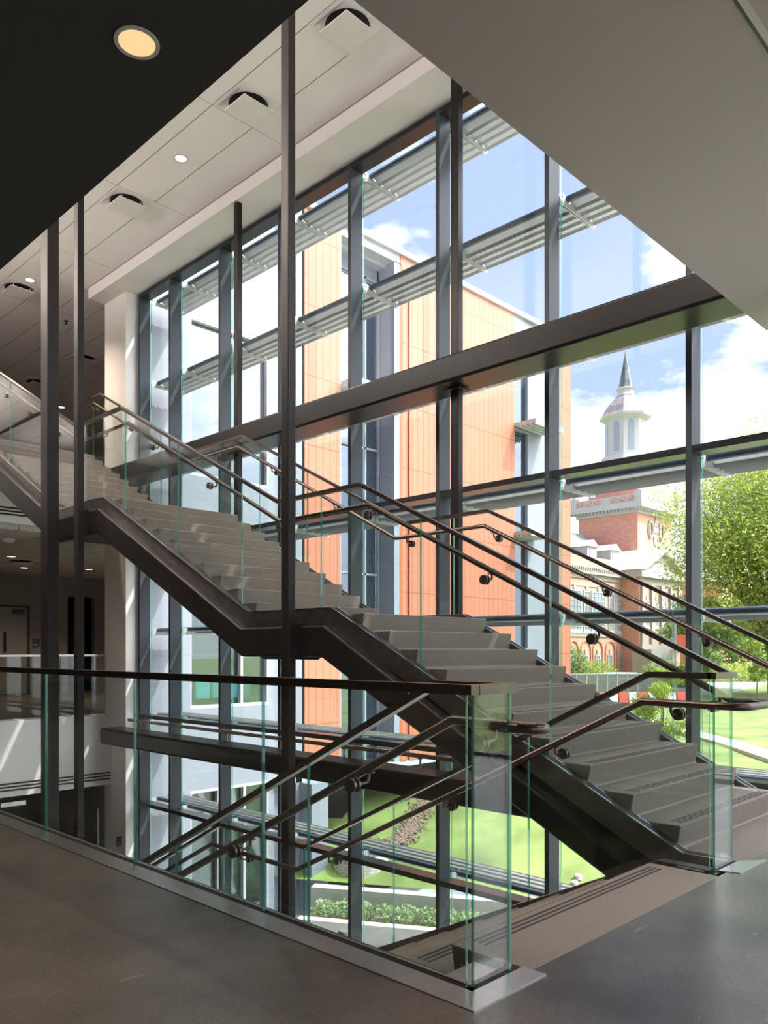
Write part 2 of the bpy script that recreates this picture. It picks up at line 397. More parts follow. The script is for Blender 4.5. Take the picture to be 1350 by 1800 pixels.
# ------------------------------------------------------------------ floors and ceilings
f = MB(); f.box(-9, XG+.05, -8, 30, -.45, 0); f.box(XG+.05, XW-.02, -8, YE, -.45, 0)
struct(f.build('floor', ['polished_concrete']), 'polished brown grey concrete floor in the foreground, scuffed and hairline cracked', 'floor')
f = MB(); f.box(XG+.05, 7.05, YF, 14.3, -.45, 0); f.box(XG+.05, 21.5, 14.3, 30, -.45, 0)
struct(f.build('floor', ['polished_concrete']), 'concrete floor of the landing across the stair well, behind the far glass guard', 'floor')
f = MB().box(-9, 7.5, -8, 13.6, ZL-.3, ZL).box(-9, 21.5, 13.6, 30, ZL-.3, ZL)
struct(f.build('floor', ['pale_terrazzo']), 'pale floor of the storey below the stair well', 'floor')
c = MB(); c.box(-9, 2.27, -8, 30, ZB, ZU)
struct(c.build('ceiling', ['dark_soffit']), 'near black ceiling at upper left with one round downlight', 'ceiling')
c = MB(); c.box(2.27, 7.45, -8, 2.54, ZB, ZU)
struct(c.build('ceiling', ['grey_soffit']), 'plain grey ceiling at upper right above the foot of the stairs', 'ceiling')
c = MB(); c.box(-9, 6.76, -8, 14.25, ZC, ZC+.15); c.box(-9, 21.5, 14.25, 30, ZC, ZC+.15)
struct(c.build('ceiling', ['ceiling_tile']), 'high white tiled ceiling above the stair well', 'ceiling')
c = MB(); c.box(6.76, 7.6, -8, 14.25, ZS, ZC+.15)
struct(c.build('trim_1', ['white_soffit']), 'white dropped band of ceiling along the head of the glass wall', 'ceiling band')
# ------------------------------------------------------------------ far side of the well: floor edges, hall behind
f = MB(); f.box(2.27, 7.10, YF-.012, YF+.35, -1.28, .004); 
for zz in (-1.06, -1.115, -1.17): f.box(2.3, 7.06, YF-.018, YF-.01, zz-.014, zz+.014, 1)
struct(f.build('trim_2', ['white_paint', 'black']), 'white floor edge across the well with three dark slots near its bottom', 'floor edge')
f = MB(); f.box(2.27, 7.08, YF, YF+.35, 3.36, ZU)
for zz in (3.50, 3.555, 3.61): f.box(2.3, 7.06, YF-.006, YF, zz-.014, zz+.014, 1)
struct(f.build('trim_3', ['white_paint', 'black']), 'white upper floor edge behind the top flight, three dark slots near its bottom', 'floor edge')
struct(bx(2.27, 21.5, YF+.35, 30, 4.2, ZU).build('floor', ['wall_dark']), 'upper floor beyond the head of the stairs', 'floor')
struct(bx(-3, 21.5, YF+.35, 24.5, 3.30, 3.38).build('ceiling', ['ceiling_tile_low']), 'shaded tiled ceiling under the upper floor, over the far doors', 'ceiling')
struct(bx(-3, 6.35, 21.6, 22.0, 2.98, 3.30).build('trim_4', ['wall_taupe']), 'taupe bulkhead across the shaded ceiling above the far door', 'bulkhead')
def wy(u, v, Y): p = onY(u, v, Y); return p.x, p.z
YD = 22.6
xd0 = wy(0, 1100, YD)[0]; xd1 = wy(48, 1100, YD)[0]; xo0 = wy(119, 1100, YD)[0]; xo1 = wy(166, 1100, YD)[0]
wl = MB(); wl.box(-3, xd0-.9, YD, YD+.2, 0, 3.3); wl.box(xd0-.9, xd1+.06, YD, YD+.2, 2.42, 3.3); wl.box(xd1+.06, xo0, YD, YD+.2, 0, 3.3); wl.box(xo0, xo1, YD, YD+.2, 2.75, 3.3); wl.box(xo1, 21, YD, YD+.2, 0, 3.3)
struct(wl.build('wall_back', ['wall_taupe']), 'dim taupe wall with the far door and a dark opening', 'wall')
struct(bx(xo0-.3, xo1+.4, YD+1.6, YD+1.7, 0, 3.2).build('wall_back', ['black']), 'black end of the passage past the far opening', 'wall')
d1 = struct(empty('door_1', ((xd0+xd1)/2, YD, 0)), 'taupe flush door with a slim dark vision panel and closer', 'door')
bx(xd0-.84, xd1, YD+.02, YD+.07, .01, 2.38).build('leaf', 'door_taupe', d1)
fr = MB(); fr.box(xd1, xd1+.06, YD-.02, YD+.1, 0, 2.44); fr.box(xd0-.9, xd0-.84, YD-.02, YD+.1, 0, 2.44); fr.box(xd0-.84, xd1, YD-.02, YD+.1, 2.38, 2.44); fr.build('door_frame', 'wall_dark', d1)
p0 = wy(6, 1147, YD); p1 = wy(11.5, 1111, YD); bx(p0[0], p1[0], YD+.005, YD+.02, p0[1], p1[1]).build('vision_panel', 'black', d1)
p0 = wy(23, 1079, YD); p1 = wy(42, 1071, YD); bx(p0[0], p1[0], YD-.06, YD+.02, p0[1], p1[1]).build('door_closer', 'sign_plate', d1)
p0 = wy(57, 1137.5, YD); p1 = wy(69, 1123, YD)
sg = MB(); sg.box(p0[0], p1[0], YD-.015, YD, p0[1], p1[1], 0)
for i, (a, b_, zf) in enumerate([(.12, .55, .72), (.15, .85, .42), (.15, .5, .33), (.15, .85, .17)]):
    sg.box(p0[0]+(p1[0]-p0[0])*a, p0[0]+(p1[0]-p0[0])*b_, YD-.017, YD-.014, p0[1]+(p1[1]-p0[1])*zf, p0[1]+(p1[1]-p0[1])*(zf+.05), 1)
tag(sg.build('room_sign', ['sign_plate', 'lamp_ring']), 'small dark room sign on the taupe wall beside the far door', 'sign')
# walls that close the room
struct(bx(21.5, 21.7, 14.3, 30, ZL, 8.0).build('wall_right', ['white_paint']), 'end wall of the hall beyond the white column', 'wall')
struct(bx(-9, 21.5, 30, 30.2, ZL, 8.0).build('wall_back', ['wall_taupe']), 'dim taupe end wall of the building', 'wall')
wl = MB(); wl.box(-9.2, -9, -8, 30, ZL, 8.0)
struct(wl.build('wall_left', ['wall_taupe']), 'wall behind the camera on the left', 'wall')
wl = MB(); wl.box(-9, 7.3, -8.2, -8, ZL, .5); wl.box(-9, 7.3, -8.2, -8, 3.4, 8.0)
struct(wl.build('wall_front', ['white_paint']), 'wall behind the camera', 'wall')
struct(bx(2.6, 2.75, YF+5, 30, ZU, ZC).build('wall_back', ['wall_taupe']), 'dim taupe partition beyond the upper landing', 'wall')
# lower storey wall under the far floor edge
YL = 15.2
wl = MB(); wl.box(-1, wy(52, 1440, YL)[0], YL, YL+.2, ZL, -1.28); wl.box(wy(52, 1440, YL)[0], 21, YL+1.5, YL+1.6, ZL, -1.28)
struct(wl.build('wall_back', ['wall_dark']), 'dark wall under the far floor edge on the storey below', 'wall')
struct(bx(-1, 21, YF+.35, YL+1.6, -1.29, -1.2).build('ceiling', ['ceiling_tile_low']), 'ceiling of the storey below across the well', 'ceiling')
d2 = struct(empty('door_2', (wy(20, 1440, YL)[0], YL, ZL)), 'grey door with a horizontal push bar on the storey below', 'door')
bx(wy(-60, 1440, YL)[0], wy(47, 1440, YL)[0], YL-.05, YL-.005, ZL, -2.2).build('leaf', 'grey_panel', d2)
p0 = wy(1, 1418, YL-.1); p1 = wy(45, 1409, YL-.1); MB().box(p0[0], p1[0], YL-.12, YL-.06, p0[1]-.02, p0[1]+.06).build('push_bar', 'stainless', d2)
d3 = struct(empty('door_3', (wy(165, 1450, 15.5)[0], 15.5, ZL)), 'dark glazed door with a tall bar pull beside the white column', 'door')
a0, a1 = wy(136, 1450, 15.5)[0], wy(179, 1450, 15.5)[0]
MB().box(a0, a1, 15.5, 15.54, ZL, -1.6).build('leaf', 'black', d3)
MB().tube([(wy(173, 1420, 15.4)[0], 15.42, -2.0), (wy(173, 1420, 15.4)[0], 15.42, -3.4)], .018).build('bar_pull', 'stainless', d3)
p0 = wy(178, 1498, 13.44); p1 = wy(191, 1479, 13.44)
MB().box(6.98, 7.08, 13.6, 13.62, p0[1], p0[1]+.18, 0).box(7.0, 7.06, 13.598, 13.6, p0[1]+.03, p0[1]+.07, 1).build('notice_plate', ['sign_plate', 'barrier_red'], d3)
# white column
cb = MB().box(7.08, 7.30, 13.45, 14.25, ZL, ZS).box(7.30, 7.52, 13.46, 14.25, ZL, ZS)
tag(cb.build('wall_column', ['white_paint']), 'tall white square column beside the left end of the glass wall', 'column')

# ------------------------------------------------------------------ curtain wall
MY = [13.42, 12.37, 10.855, 9.33, 7.82, 6.28, 4.75, 3.21, 1.69, .165, -1.36, -2.885, -4.41, -5.935, -7.46]
cw = struct(empty('window_1', (XW+.1, 5, ZL)), 'tall curtain wall of clear panes between dark grey mullions', 'window')
for y in MY:
    m = MB().box(XW, XW+.20, y-.056, y, ZL, ZS); m.box(XW+.20, XW+.215, y-.045, y-.011, ZL, ZS+.1, 1)
    m.build('mullion', ['mullion_paint', 'gasket'], cw)
TZ = [ZL+.07, -1.555, .035, 3.105, ZS]
for z in TZ:
    MB().box(XW+.004, XW+.205, MY[-1], MY[0]-.056, z-.066, z-.001).build('transom', 'transom_paint', cw)
for (ya, yb) in zip(MY, MY[1:]):
    for z0, z1 in zip(TZ, TZ[1:]):
        MB().box(XW+.216, XW+.240, yb+.004, ya-.06, z0-.03, z1-.04, 0, edge=1, thin='x').build('pane', ['pane_glass', 'glass_edge'], cw)
# sunshades outside
ORD = ['first', 'second', 'third', 'fourth', 'fifth', 'sixth', 'seventh', 'eighth', 'ninth', 'tenth', 'eleventh']
LV = [(7.70, 'topmost row'), (6.18, 'second row down'), (4.65, 'third row down'), (3.08, 'fourth row down'), (1.60, 'fifth row down'), (.03, 'sixth row down'), (-1.52, 'lowest row')]
def blade(mb, y0, y1, x, z, wd, th, tilt, mi=0):
    c, s_ = math.cos(tilt), math.sin(tilt)
    pts = [(-wd/2, -th/2), (wd/2, -th/2), (wd/2, th/2), (-wd/2, th/2)]
    mb.prism([(x+a*c-b*s_, z+a*s_+b*c) for a, b in pts], y0, y1, mi, axis='y')
def make_shade(y0, y1, zt):
    o = empty('sunshade', (XW+.25, (y0+y1)/2, zt-.06))
    nb = MB(); nb.tube([(XW+.385, y0, zt-.03), (XW+.385, y1, zt-.03)], .036, 12); nb.build('nose_bar', 'alu_dark', o, smooth=True)
    for i in range(4):
        b = MB(); x = XW+.47+.135*i; zz = zt-.045
        b.prism([(x-.065, zz+.045), (x+.06, zz-.02), (x+.075, zz-.055), (x+.084, zz-.052), (x+.07, zz-.008), (x-.06, zz+.056)], y0, y1, 0, axis='y'); b.build('louvre', 'alu_grey', o)
    for yy in (y0+.008, y1-.008):
        b = MB(); b.prism([(XW+.24, zt-.005), (XW+.33, zt-.005), (XW+.36, zt-.055), (XW+.97, zt-.085), (XW+.97, zt-.125), (XW+.33, zt-.125), (XW+.24, zt-.14)], yy-.004, yy+.004, 0, axis='y')
        for q in (zt-.04, zt-.105): b.cyl((XW+.28, yy-.012, q), (0, 1, 0), .012, .024, 8)
        b.build('bracket', 'alu_grey', o)
    return o
def copy_tree(o, off):
    c = o.copy(); COL.objects.link(c); c.location = o.location+Vector(off)
    for ch in list(o.children):
        d = ch.copy(); COL.objects.link(d); d.parent = c
    return c
for bi, (ya, yb) in enumerate(zip(MY[:10], MY[1:11])):
    base = None
    for li, (z, nm) in enumerate(LV):
        if base is None: base = make_shade(yb-.022, ya-.036, z); o = base; z_base = z
        else: o = copy_tree(base, (0, 0, z-z_base))
        tag(o, 'grey louvred sunshade outside %s window bay from column, %s' % (ORD[bi], nm), 'sunshade', 'sunshades outside the glass wall')

# ------------------------------------------------------------------ steel beams and posts
def rbox_profile(x0, x1, z0, z1, r):
    pts = []
    for cx, cz, a in ((x1-r, z1-r, 0), (x0+r, z1-r, 90), (x0+r, z0+r, 180), (x1-r, z0+r, 270)):
        for k in range(5): an = math.radians(a+k*22.5); pts.append((cx+r*math.cos(an), cz+r*math.sin(an)))
    return pts
b = MB(); b.prism(rbox_profile(6.58, 7.04, 4.07, 4.355, .03), 2.56, 13.44, axis='y')
wnb = b.build('steel_beam', ['beam_paint'], smooth=True); q_ = wnb.modifiers.new('normals', 'WEIGHTED_NORMAL'); q_.weight = 100
tag(wnb, 'long dark steel beam crossing in front of the glass wall, upper one', 'beam')
b = MB(); b.prism(rbox_profile(6.58, 7.04, -.45, -.17, .045), 1.72, 13.42, axis='y')
wnb = b.build('steel_beam', ['beam_paint'], smooth=True); q_ = wnb.modifiers.new('normals', 'WEIGHTED_NORMAL'); q_.weight = 100
tag(wnb, 'long dark steel beam below the stairs, its rounded top catching light', 'beam')
p = empty('pipe_rail', (6.95, 8, -.17)); MB().box(6.93, 6.965, 1.75, 13.1, -.052, -.003).build('rail', 'pipe_cream', p)
for i in range(9): MB().tube([(6.947, 2.3+1.3*i, -.172), (6.947, 2.3+1.3*i, -.05)], .012, 8).box(6.925, 6.97, 2.27+1.3*i, 2.33+1.3*i, -.064, -.052).build('stanchion', 'pipe_cream', p)
tag(p, 'cream flat bar on short stanchions along the lower dark beam', 'rail')
def post(x0, y0, sx, sy, z0, z1, label, plates=()):
    o = empty('steel_post', (x0+sx/2, y0+sy/2, z0))
    m = MB(); m.box(x0, x0+sx, y0, y0+sy, z0, z1); m.build('shaft', 'post_steel', o, bevel=.006)
    for z in plates: MB().box(x0-.05, x0+sx+.05, y0-.05, y0+sy+.05, z, z+.012).build('bearing_plate', 'black', o)
    return tag(o, label, 'post')
post(4.32, 5.37, .082, .092, ZL, ZC, 'tall dark square steel post beside the lower stair landing', ())
post(4.32, 9.39, .082, .11, ZL, ZC, 'slim dark steel post beside the middle stair landing, right of the thicker one', ())
post(4.24, 10.07, .15, .20, ZL, ZC, 'thickest dark steel post, leftmost of all the posts', ())
post(6.79, 5.51, .085, .11, 4.36, ZS, 'dark steel post standing on the upper beam, under the grey ceiling', ())
post(6.79, 5.51, .085, .11, 1.20, 4.056, 'dark steel post hanging from the underside of the upper beam down behind the lower landing', (4.046,))
post(6.79, 9.60, .085, .10, 4.36, ZS, 'short dark steel post on the upper beam, nearest the white column', ())
post(6.79, 9.60, .085, .10, 2.70, 4.056, 'dark steel hanger under the upper beam behind the middle landing glass', (4.046,))

# ------------------------------------------------------------------ staircases
RI, GO = .151, .301
def step(par, k, y, z, x0, x1, depth=GO, rise=RI, sgn=1):
    """a precast step: nosing at (y,z), riser raked back below it"""
    m = MB()
    m.prism([(y, z), (y+depth+.03, z), (y+depth+.03, z-.07), (y+.10, z-rise-.004), (y+.027, z-rise-.004)], x0, x1, 0)
    o = m.build('step', ['precast'], par, bevel=.007)
    MB().box(x0+.006, x1-.006, y+.016, y+.024, z-rise, z-rise+.012, 0).build('joint', ['precast_joint'], par).parent = o
    g = MB()
    for q in (.045, .072, .099): g.box(x0+.09, x1-.09, y+q-.006, y+q+.006, z-.001, z+.0012, 0)
    g.build('grip_strip', ['grip_strip'], par).parent = o
    return o
def step_down(par, y, z, x0, x1, depth=GO):
    m = MB()   # flight falling towards +Y: nosing at the far edge
    m.prism([(y, z), (y-depth-.03, z), (y-depth-.03, z-.07), (y-.05, z-.07), (y-.03, z-RI-.004), (y-.022, z-RI-.004)], x0, x1, 0)
    o = m.build('step', ['precast'], par, bevel=.007)
    g = MB()
    for q in (.045, .075, .105): g.box(x0+.085, x1-.085, y-q-.007, y-q+.007, z-.001, z+.0012, 0)
    g.build('grip_strip', ['grip_strip'], par).parent = o
    return o
def bracket(par, xg, xr, y, zr, pz):
    """puck clamped to the glass, bent arm up to the rail"""
    m = MB(); s_ = 1 if xr > xg else -1
    m.cyl((xg-s_*.022, y, pz), (s_, 0, 0), .034, .016, 22)
    m.cyl((xg+s_*.008, y, pz), (s_, 0, 0), .034, .014, 22)
    m.tube([(xg+s_*.02, y, pz), (xg+s_*.05, y, pz), (xr-s_*.012, y, pz+.004), (xr, y, pz+.018), (xr, y, zr-.014)], .008, 10)
    m.box(xr-.012, xr+.012, y-.03, y+.03, zr-.022, zr-.016)
    return m.build('bracket', 'bronze_steel', par, smooth=True)
def panels(par, x, t, top, bot, joints, gap=.008):
    for a, b in zip(joints, joints[1:]):
        m = MB(); m.prism(plate(top, bot, a+gap/2, b-gap/2), x-t/2, x+t/2, 0, edge=1)
        m.build('glass_panel', ['guard_glass', 'glass_edge'], par)
up = tag(empty('staircase', (5.5, 2.0, 0)), 'grey stone-stepped staircase with glass sides climbing away to the upper left', 'staircase')
X0, X1 = 4.65, 6.33
def nose_up(k):
    if k <= 10: return 1.77+GO*k
    if k <= 20: return 6.26+.297*(k-11)
    return 10.44+.296*(k-21)
for k in range(1, 31):
    y = nose_up(k); dep = {10: 1.53, 20: 1.50, 30: YF-nose_up(30)-.03}.get(k, GO)
    step(up, k, y, RI*k, X0, X1, dep)
BT = [(1.76, .013), (2.02, .013), (5.084, 1.562), (6.276, 1.562), (9.22, 3.06), (10.42, 3.06), (13.35, 4.56), (YF, 4.56)]   # top of the shoe band
CT = [(1.765, 1.078), (4.78, 2.590), (5.88, 2.590), (8.88, 4.095), (10.04, 4.095), (12.96, 5.57), (13.26, 5.57)]        # top of the cap rail
HR = [(1.78, .905), (4.77, 2.415), (5.96, 2.410), (8.86, 3.915), (10.12, 3.915), (13.0, 5.38), (13.3, 5.38)]          # centre of the handrail
def shift(line, dy, dz): return [(y+dy, z+dz) for y, z in line]
for side, xo, xi in (('near', 4.555, 4.64), ('far', 6.42, 6.34)):
    s_ = 1 if xi > xo else -1
    m = MB(); lo = [(1.76, -.06), (2.17, -.06), (5.076, 1.415), (6.257, 1.415), (9.15, 2.90), (10.36, 2.90), (13.29, 4.41), (YF, 4.41)]
    m.prism([(y, z-.004) for y, z in BT]+[(y, z-.02) for y, z in lo[::-1]], min(xo, xi), max(xo, xi)); m.build('shoe_band', 'mill_steel', up)
    m = MB(); st = [(1.72, -.45), (2.30, -.09), (5.07, 1.41), (6.25, 1.41), (9.14, 2.895), (10.35, 2.895), (13.28, 4.40), (YF, 4.40)]
    sb = [(1.72, -.56), (5.1, 1.14), (6.24, 1.14), (9.18, 2.605), (10.4, 2.605), (13.3, 4.08), (YF, 4.08)]
    m.prism(sb+st[::-1], xo-s_*.105, xo+s_*.01); m.build('stringer', 'dark_steel', up, bevel=.02)
    m = MB(); m.ribbon(BT, -.002, .006, xo-s_*.002, xo+s_*.010); m.build('edge_trim', 'chrome', up)
    m = MB(); m.ribbon(BT, -.006, .004, xo+s_*.012, xo+s_*.075); m.build('gasket', 'gasket', up)
    m = MB(); m.ribbon(BT, -.002, .006, xo+s_*.075, xo+s_*.084); m.build('edge_trim', 'chrome', up)
    xg = 4.615 if side == 'near' else 6.362
    js = [1.765, 2.952, 4.115, 5.278, 6.447, 7.607, 8.772, 9.94, 11.1, 12.256, 13.24] if side == 'near' else [1.765, 2.90, 4.072, 5.22, 6.353, 7.536, 8.5, 9.388, 10.982, 12.1, 13.24]
    panels(up, xg, .013, shift(CT, 0, -.02), shift(BT, 0, -.02), js)
    m = MB(); m.ribbon(CT, -.034, 0, xg-.022, xg+.022); m.build('cap_rail', 'bronze_steel', up)
    xr = xg+(.085 if side == 'near' else -.085)
    if side == 'far':
        h = MB().tube([(xr, y, z) for y, z in [(1.45, .905), (1.78, .905)]+HR[1:]], .0205, 16).build('handrail', 'bronze_steel', up, smooth=True)
        for y in (2.618, 3.489, 4.652, 5.80, 6.95, 8.131, 9.4, 10.7, 11.9, 13.1): bracket(up, xg, xr, y, interp(HR, y), interp(HR, y)-.068).parent = h
    else: xr_near = xr
# landing soffits
for (y0, y1, z) in ((4.86, 6.3, 1.51), (9.0, 10.45, 3.02)):
    MB().box(4.56, 6.42, y0, y1, z-.36, z-.08).build('landing_pan', 'dark_steel', up)
# saw-tooth underside plate of the flights
for (ya, yb, za, zb) in ((2.3, 4.95, 0.0, 1.42), (6.2, 9.0, 1.48, 2.94), (10.4, 13.1, 2.98, 4.42)):
    MB().prism([(ya, za-.22), (yb, zb-.22), (yb, zb-.17), (ya, za-.17)], 4.6, 6.4).build('soffit_plate', 'dark_steel', up)
# post brackets on the near stringer, pull rod under the lower landing
for yb, zb in ((5.37, 1.14), (9.42, 2.62)):
    m = MB(); m.box(4.36, 4.46, yb-.02, yb-.005, zb, zb+.28); m.box(4.40, 4.50, yb-.02, yb+.12, zb-.008, zb); m.box(4.40, 4.50, yb-.02, yb+.12, zb+.275, zb+.283)
    m.build('post_bracket', 'dark_steel', up)

MB().tube([(4.75, 5.42, 1.15), (4.75, 5.48, 1.125), (4.75, 6.28, 1.125), (4.75, 6.34, 1.15)], .012, 8).build('pull_rod', 'black', up, smooth=True)

dn = tag(empty('staircase', (3.4, 2.0, 0)), 'stone-stepped staircase with glass sides going down, first strip level with the floor', 'staircase')
D0, D1 = 2.53, 4.285
for k in range(0, 11):
    y = 2.09+GO*k; z = -RI*k
    if k == 0: step_down(dn, y, z, D0, D1, .36)
    elif k == 10: continue
    else: step_down(dn, y, z, D0, D1)
m = MB(); m.box(D0, D1, 5.08, 6.42, -1.61, -1.51); m.build('landing', 'precast', dn)
for k in range(1, 11): step_down(dn, 6.42+GO*k, -1.51-RI*k, D0, D1)
BD = [(1.77, .012), (2.06, .012), (5.15, -1.475), (6.46, -1.475), (9.6, -3.05)]
CD = [(1.765, 1.078), (2.13, 1.078), (5.18, -.435), (6.42, -.435), (9.5, -1.97)]
HD = [(1.70, .91), (2.12, .91), (5.17, -.625), (6.43, -.625), (9.5, -2.16)]
for side, xg, xr in (('near', 2.475, 2.575), ('far', 4.355, 4.255)):
    BD_ = shift(BD, 0, -.16) if side == 'near' else BD
    js = [1.753, 2.922, 4.101, 5.28, 6.44, 7.6, 8.8] if side == 'near' else [1.775, 2.95, 4.154, 5.20, 6.38, 7.6, 8.8]
    panels(dn, xg, .013, shift(CD, 0, -.02), shift(BD_, 0, -.02), js)
    MB().ribbon(CD, -.034, 0, xg-.022, xg+.022).build('cap_rail', 'bronze_steel', dn)
    s_ = 1 if xr > xg else -1
    MB().ribbon(BD_, -.15, -.002, xg-.035, xg+.04).build('shoe_band', 'mill_steel', dn)
    MB().ribbon(BD_, -.50, -.15, xg-.06 if s_ < 0 else xg-.05, xg+.04).build('stringer', 'dark_steel', dn)
    if side == 'near':
        pth = [(xr, y, z) for y, z in HD[::-1]][:-1]+[(xr, 1.70, .91)]
        r_ = .05
        for a in range(1, 9): an = math.pi*a/8; pth.append((xr-r_+r_*math.cos(an), 1.70-r_*math.sin(an), .91))
        pth.append((xr-2*r_, 1.755, .91))
        h = MB().tube(pth, .0205, 16).build('handrail', 'bronze_steel', dn, smooth=True)
        ys = (1.90, 2.615, 3.52, 4.4)
    else:
        # one loop round the end of the two glass screens joins this rail to the climbing one
        pth = [(xr, y, z) for y, z in HD[::-1]][:-1]; xc = (xr+xr_near)/2; r_ = abs(xr_near-xr)/2
        pth += [(xr, 1.70, .905)]
        for a in range(1, 6): an = math.radians(90*a/5); pth.append((xr+.09-.09*math.cos(an), 1.64-.09*math.sin(an), .905))
        pth += [(xr_near-.09, 1.55, .905)]
        for a in range(1, 6): an = math.radians(90*a/5); pth.append((xr_near-.09+.09*math.sin(an), 1.64-.09*math.cos(an), .905))
        h = MB().tube(pth+[(xr_near, 1.74, .905)], .0205, 16).build('handrail', 'bronze_steel', dn, smooth=True)
        ys = (1.951, 2.688, 3.581, 4.776, 5.965)
        h2 = MB().tube([(xr_near, 1.735, .905), (xr_near, 1.78, .905)]+[(xr_near, y, z) for y, z in HR[1:]], .0205, 16).build('handrail', 'bronze_steel', up, smooth=True)
        for y in (1.86, 2.64, 3.5, 4.694, 5.855, 7.004, 8.164, 9.4, 10.6, 11.55, 12.4): bracket(up, 4.615, xr_near, y, interp(HR, y), interp(HR, y)-.068).parent = h2
    for y in ys: bracket(dn, xg, xr, y, interp(HD, y), interp(HD, y)-.068).parent = h
# end screens between paired guards
m = MB().box(4.362, 4.608, 1.752, 1.765, -.02, 1.06, 0, edge=1, thin='y'); m.build('glass_panel', ['guard_glass', 'glass_edge'], dn)
MB().box(4.333, 4.637, 1.735, 1.782, 1.044, 1.078).build('cap_rail', 'bronze_steel', dn)
MB().prism([(4.41, 1.635), (4.80, 1.635), (4.66, 1.742), (4.385, 1.742)][::-1], .0005, .0035, axis='z').build('floor_plate', 'stainless', dn)
MB().box(4.36, 4.66, 1.742, 1.772, .0005, .002).build('gasket', 'gasket', dn)
MB().box(4.30, 4.40, 1.79, 1.94, .001, .006).build('floor_plate', 'stainless', dn)
# precast strips flush with the floor at both flights
MB().box(X0+.01, X1+.05, YE, 2.10, -.08, .0).build('landing', 'precast', up)

# ------------------------------------------------------------------ guardrail along the floor edge
g = tag(empty('glass_guardrail', (XG, 6, 0)), 'long glass guardrail with a dark flat cap along the foreground floor edge', 'guardrail')
GJ = [1.775, 2.965, 4.15, 5.337, 6.52, 7.7, 8.9, 10.1, 11.3, 12.5, 13.7]
for a, b_ in zip(GJ, GJ[1:]):
    MB().box(XG-.0065, XG+.0065, a+.005, b_-.005, -.03, 1.055, 0, edge=1, thin='x').build('glass_panel', ['guard_glass', 'glass_edge'], g)
MB().box(XG+.012, 2.466, 1.755, 1.768, -.03, 1.055, 0, edge=1, thin='y').build('glass_panel', ['guard_glass', 'glass_edge'], g)
MB().box(XG-.024, XG+.024, 1.74, 13.7, 1.042, 1.078).build('cap_rail', 'bronze_steel', g)
MB().box(XG+.024, 2.50, 1.738, 1.785, 1.042, 1.078).build('cap_rail', 'bronze_steel', g)
MB().box(2.105, XG-.016, 1.64, 13.7, .0005, .0035).build('floor_plate', 'stainless', g)
MB().box(XG-.016, 2.535, 1.64, 1.742, .0005, .0035).build('floor_plate', 'stainless', g)
MB().box(XG-.016, XG+.016, 1.742, 13.7, .0004, .002).box(XG-.016, 2.53, 1.742, 1.772, .0004, .002).build('gasket', 'gasket', g)
MB().box(XG+.016, XG+.028, 1.772, 13.7, .0005, .006).box(XG+.03, 2.44, 1.79, 1.90, .0005, .005).build('inner_trim', 'stainless', g)
# guard across the well
g2 = tag(empty('glass_guardrail', (5, YF+.05, 0)), 'distant glass guardrail with a bright cap on the white floor edge across the well', 'guardrail')
for a, b_ in ((2.4, 3.55), (3.55, 4.7), (4.7, 5.85), (5.85, 6.99)):
    MB().box(a+.005, b_-.005, YF+.03, YF+.043, -.02, 1.10, 0, edge=1, thin='y').build('glass_panel', ['guard_glass', 'glass_edge'], g2)
MB().box(2.4, 7.0, YF+.015, YF+.06, 1.09, 1.125).build('cap_rail', 'stainless', g2)
# guard on the upper floor edge beside the head of the stairs
# ------------------------------------------------------------------ ceiling fittings
def downlight(x, y, z, r, glow, power, label, group=None, spot=True, ang=120, col=(1, .82, .6)):
    o = empty('downlight', (x, y, z))
    m = MB(); m.lathe((x, y, z), [(r*1.22, .0), (r*1.22, -.006), (r, -.006), (r, -.001)], 28); m.build('trim_ring', 'lamp_ring', o)
    m = MB(); m.lathe((x, y, z-.004), [(r*.98, .002), (r*.98, 0)], 28); m.build('lens', glow, o)
    if power:
        l_ = bpy.data.lights.new('lamp', 'SPOT'); l_.energy = power; l_.spot_size = math.radians(ang); l_.spot_blend = .8; l_.shadow_soft_size = r; l_.color = col
        q = bpy.data.objects.new('lamp', l_); COL.objects.link(q); q.parent = o; q.location = (0, 0, -.03)
    return tag(o, label, 'light', group)
downlight(1.867, 3.44, ZB, .085, 'lamp_glow', 40, 'round warm recessed downlight in the near black ceiling')
for (x, y, lb) in ((5.844, 9.572, 'small white recessed downlight between two square air diffusers in the high ceiling'),
                   (5.86, 14.667, 'small white recessed downlight in the high ceiling at far left')):
    downlight(x, y, ZC, .075, 'lamp_glow_white', 220, lb)
FILL_DOWN = 55; FILL_UP = 400  # power of the added fill downlights and of the added upward bars
for x in (-7, -4.2, -1.4):  # unseen grid of downlights added as fill behind the camera
    for y in (-6, -3, 0, 3, 6, 9, 12): downlight(x, y, ZB, .085, 'lamp_glow', FILL_DOWN, 'added fill downlight behind the camera, %s row from the window side, %s from the well' % ({-1.4: 'first', -4.2: 'second', -7: 'third'}[x], ORD[(y+6)//3]), 'added fill downlights behind the camera')
for x in (3.4, 5.6):  # more unseen fill, added in the grey ceiling
    for y in (-6, -3.4, -.9): downlight(x, y, ZB, .085, 'lamp_glow', FILL_DOWN, 'added fill downlight in the grey ceiling behind the camera, %s row, %s from the stairs' % ('inner' if x < 4 else 'window', {-6: 'third', -3.4: 'second', -.9: 'first'}[y]), 'added fill downlights in the grey ceiling behind the camera')
def far_light(u, v, z, label, pw=45):
    p_ = onZ(u, v, z); downlight(p_.x, p_.y, z, .09, 'lamp_glow_white', pw, label)
far_light(19.5, 978, 3.30, 'small downlight in the shaded ceiling above the far door, left one')
far_light(42, 998, 3.30, 'small downlight in the shaded ceiling above the far door, right one')
far_light(108, 716, ZC, 'small downlight in the high ceiling seen between the two left posts')
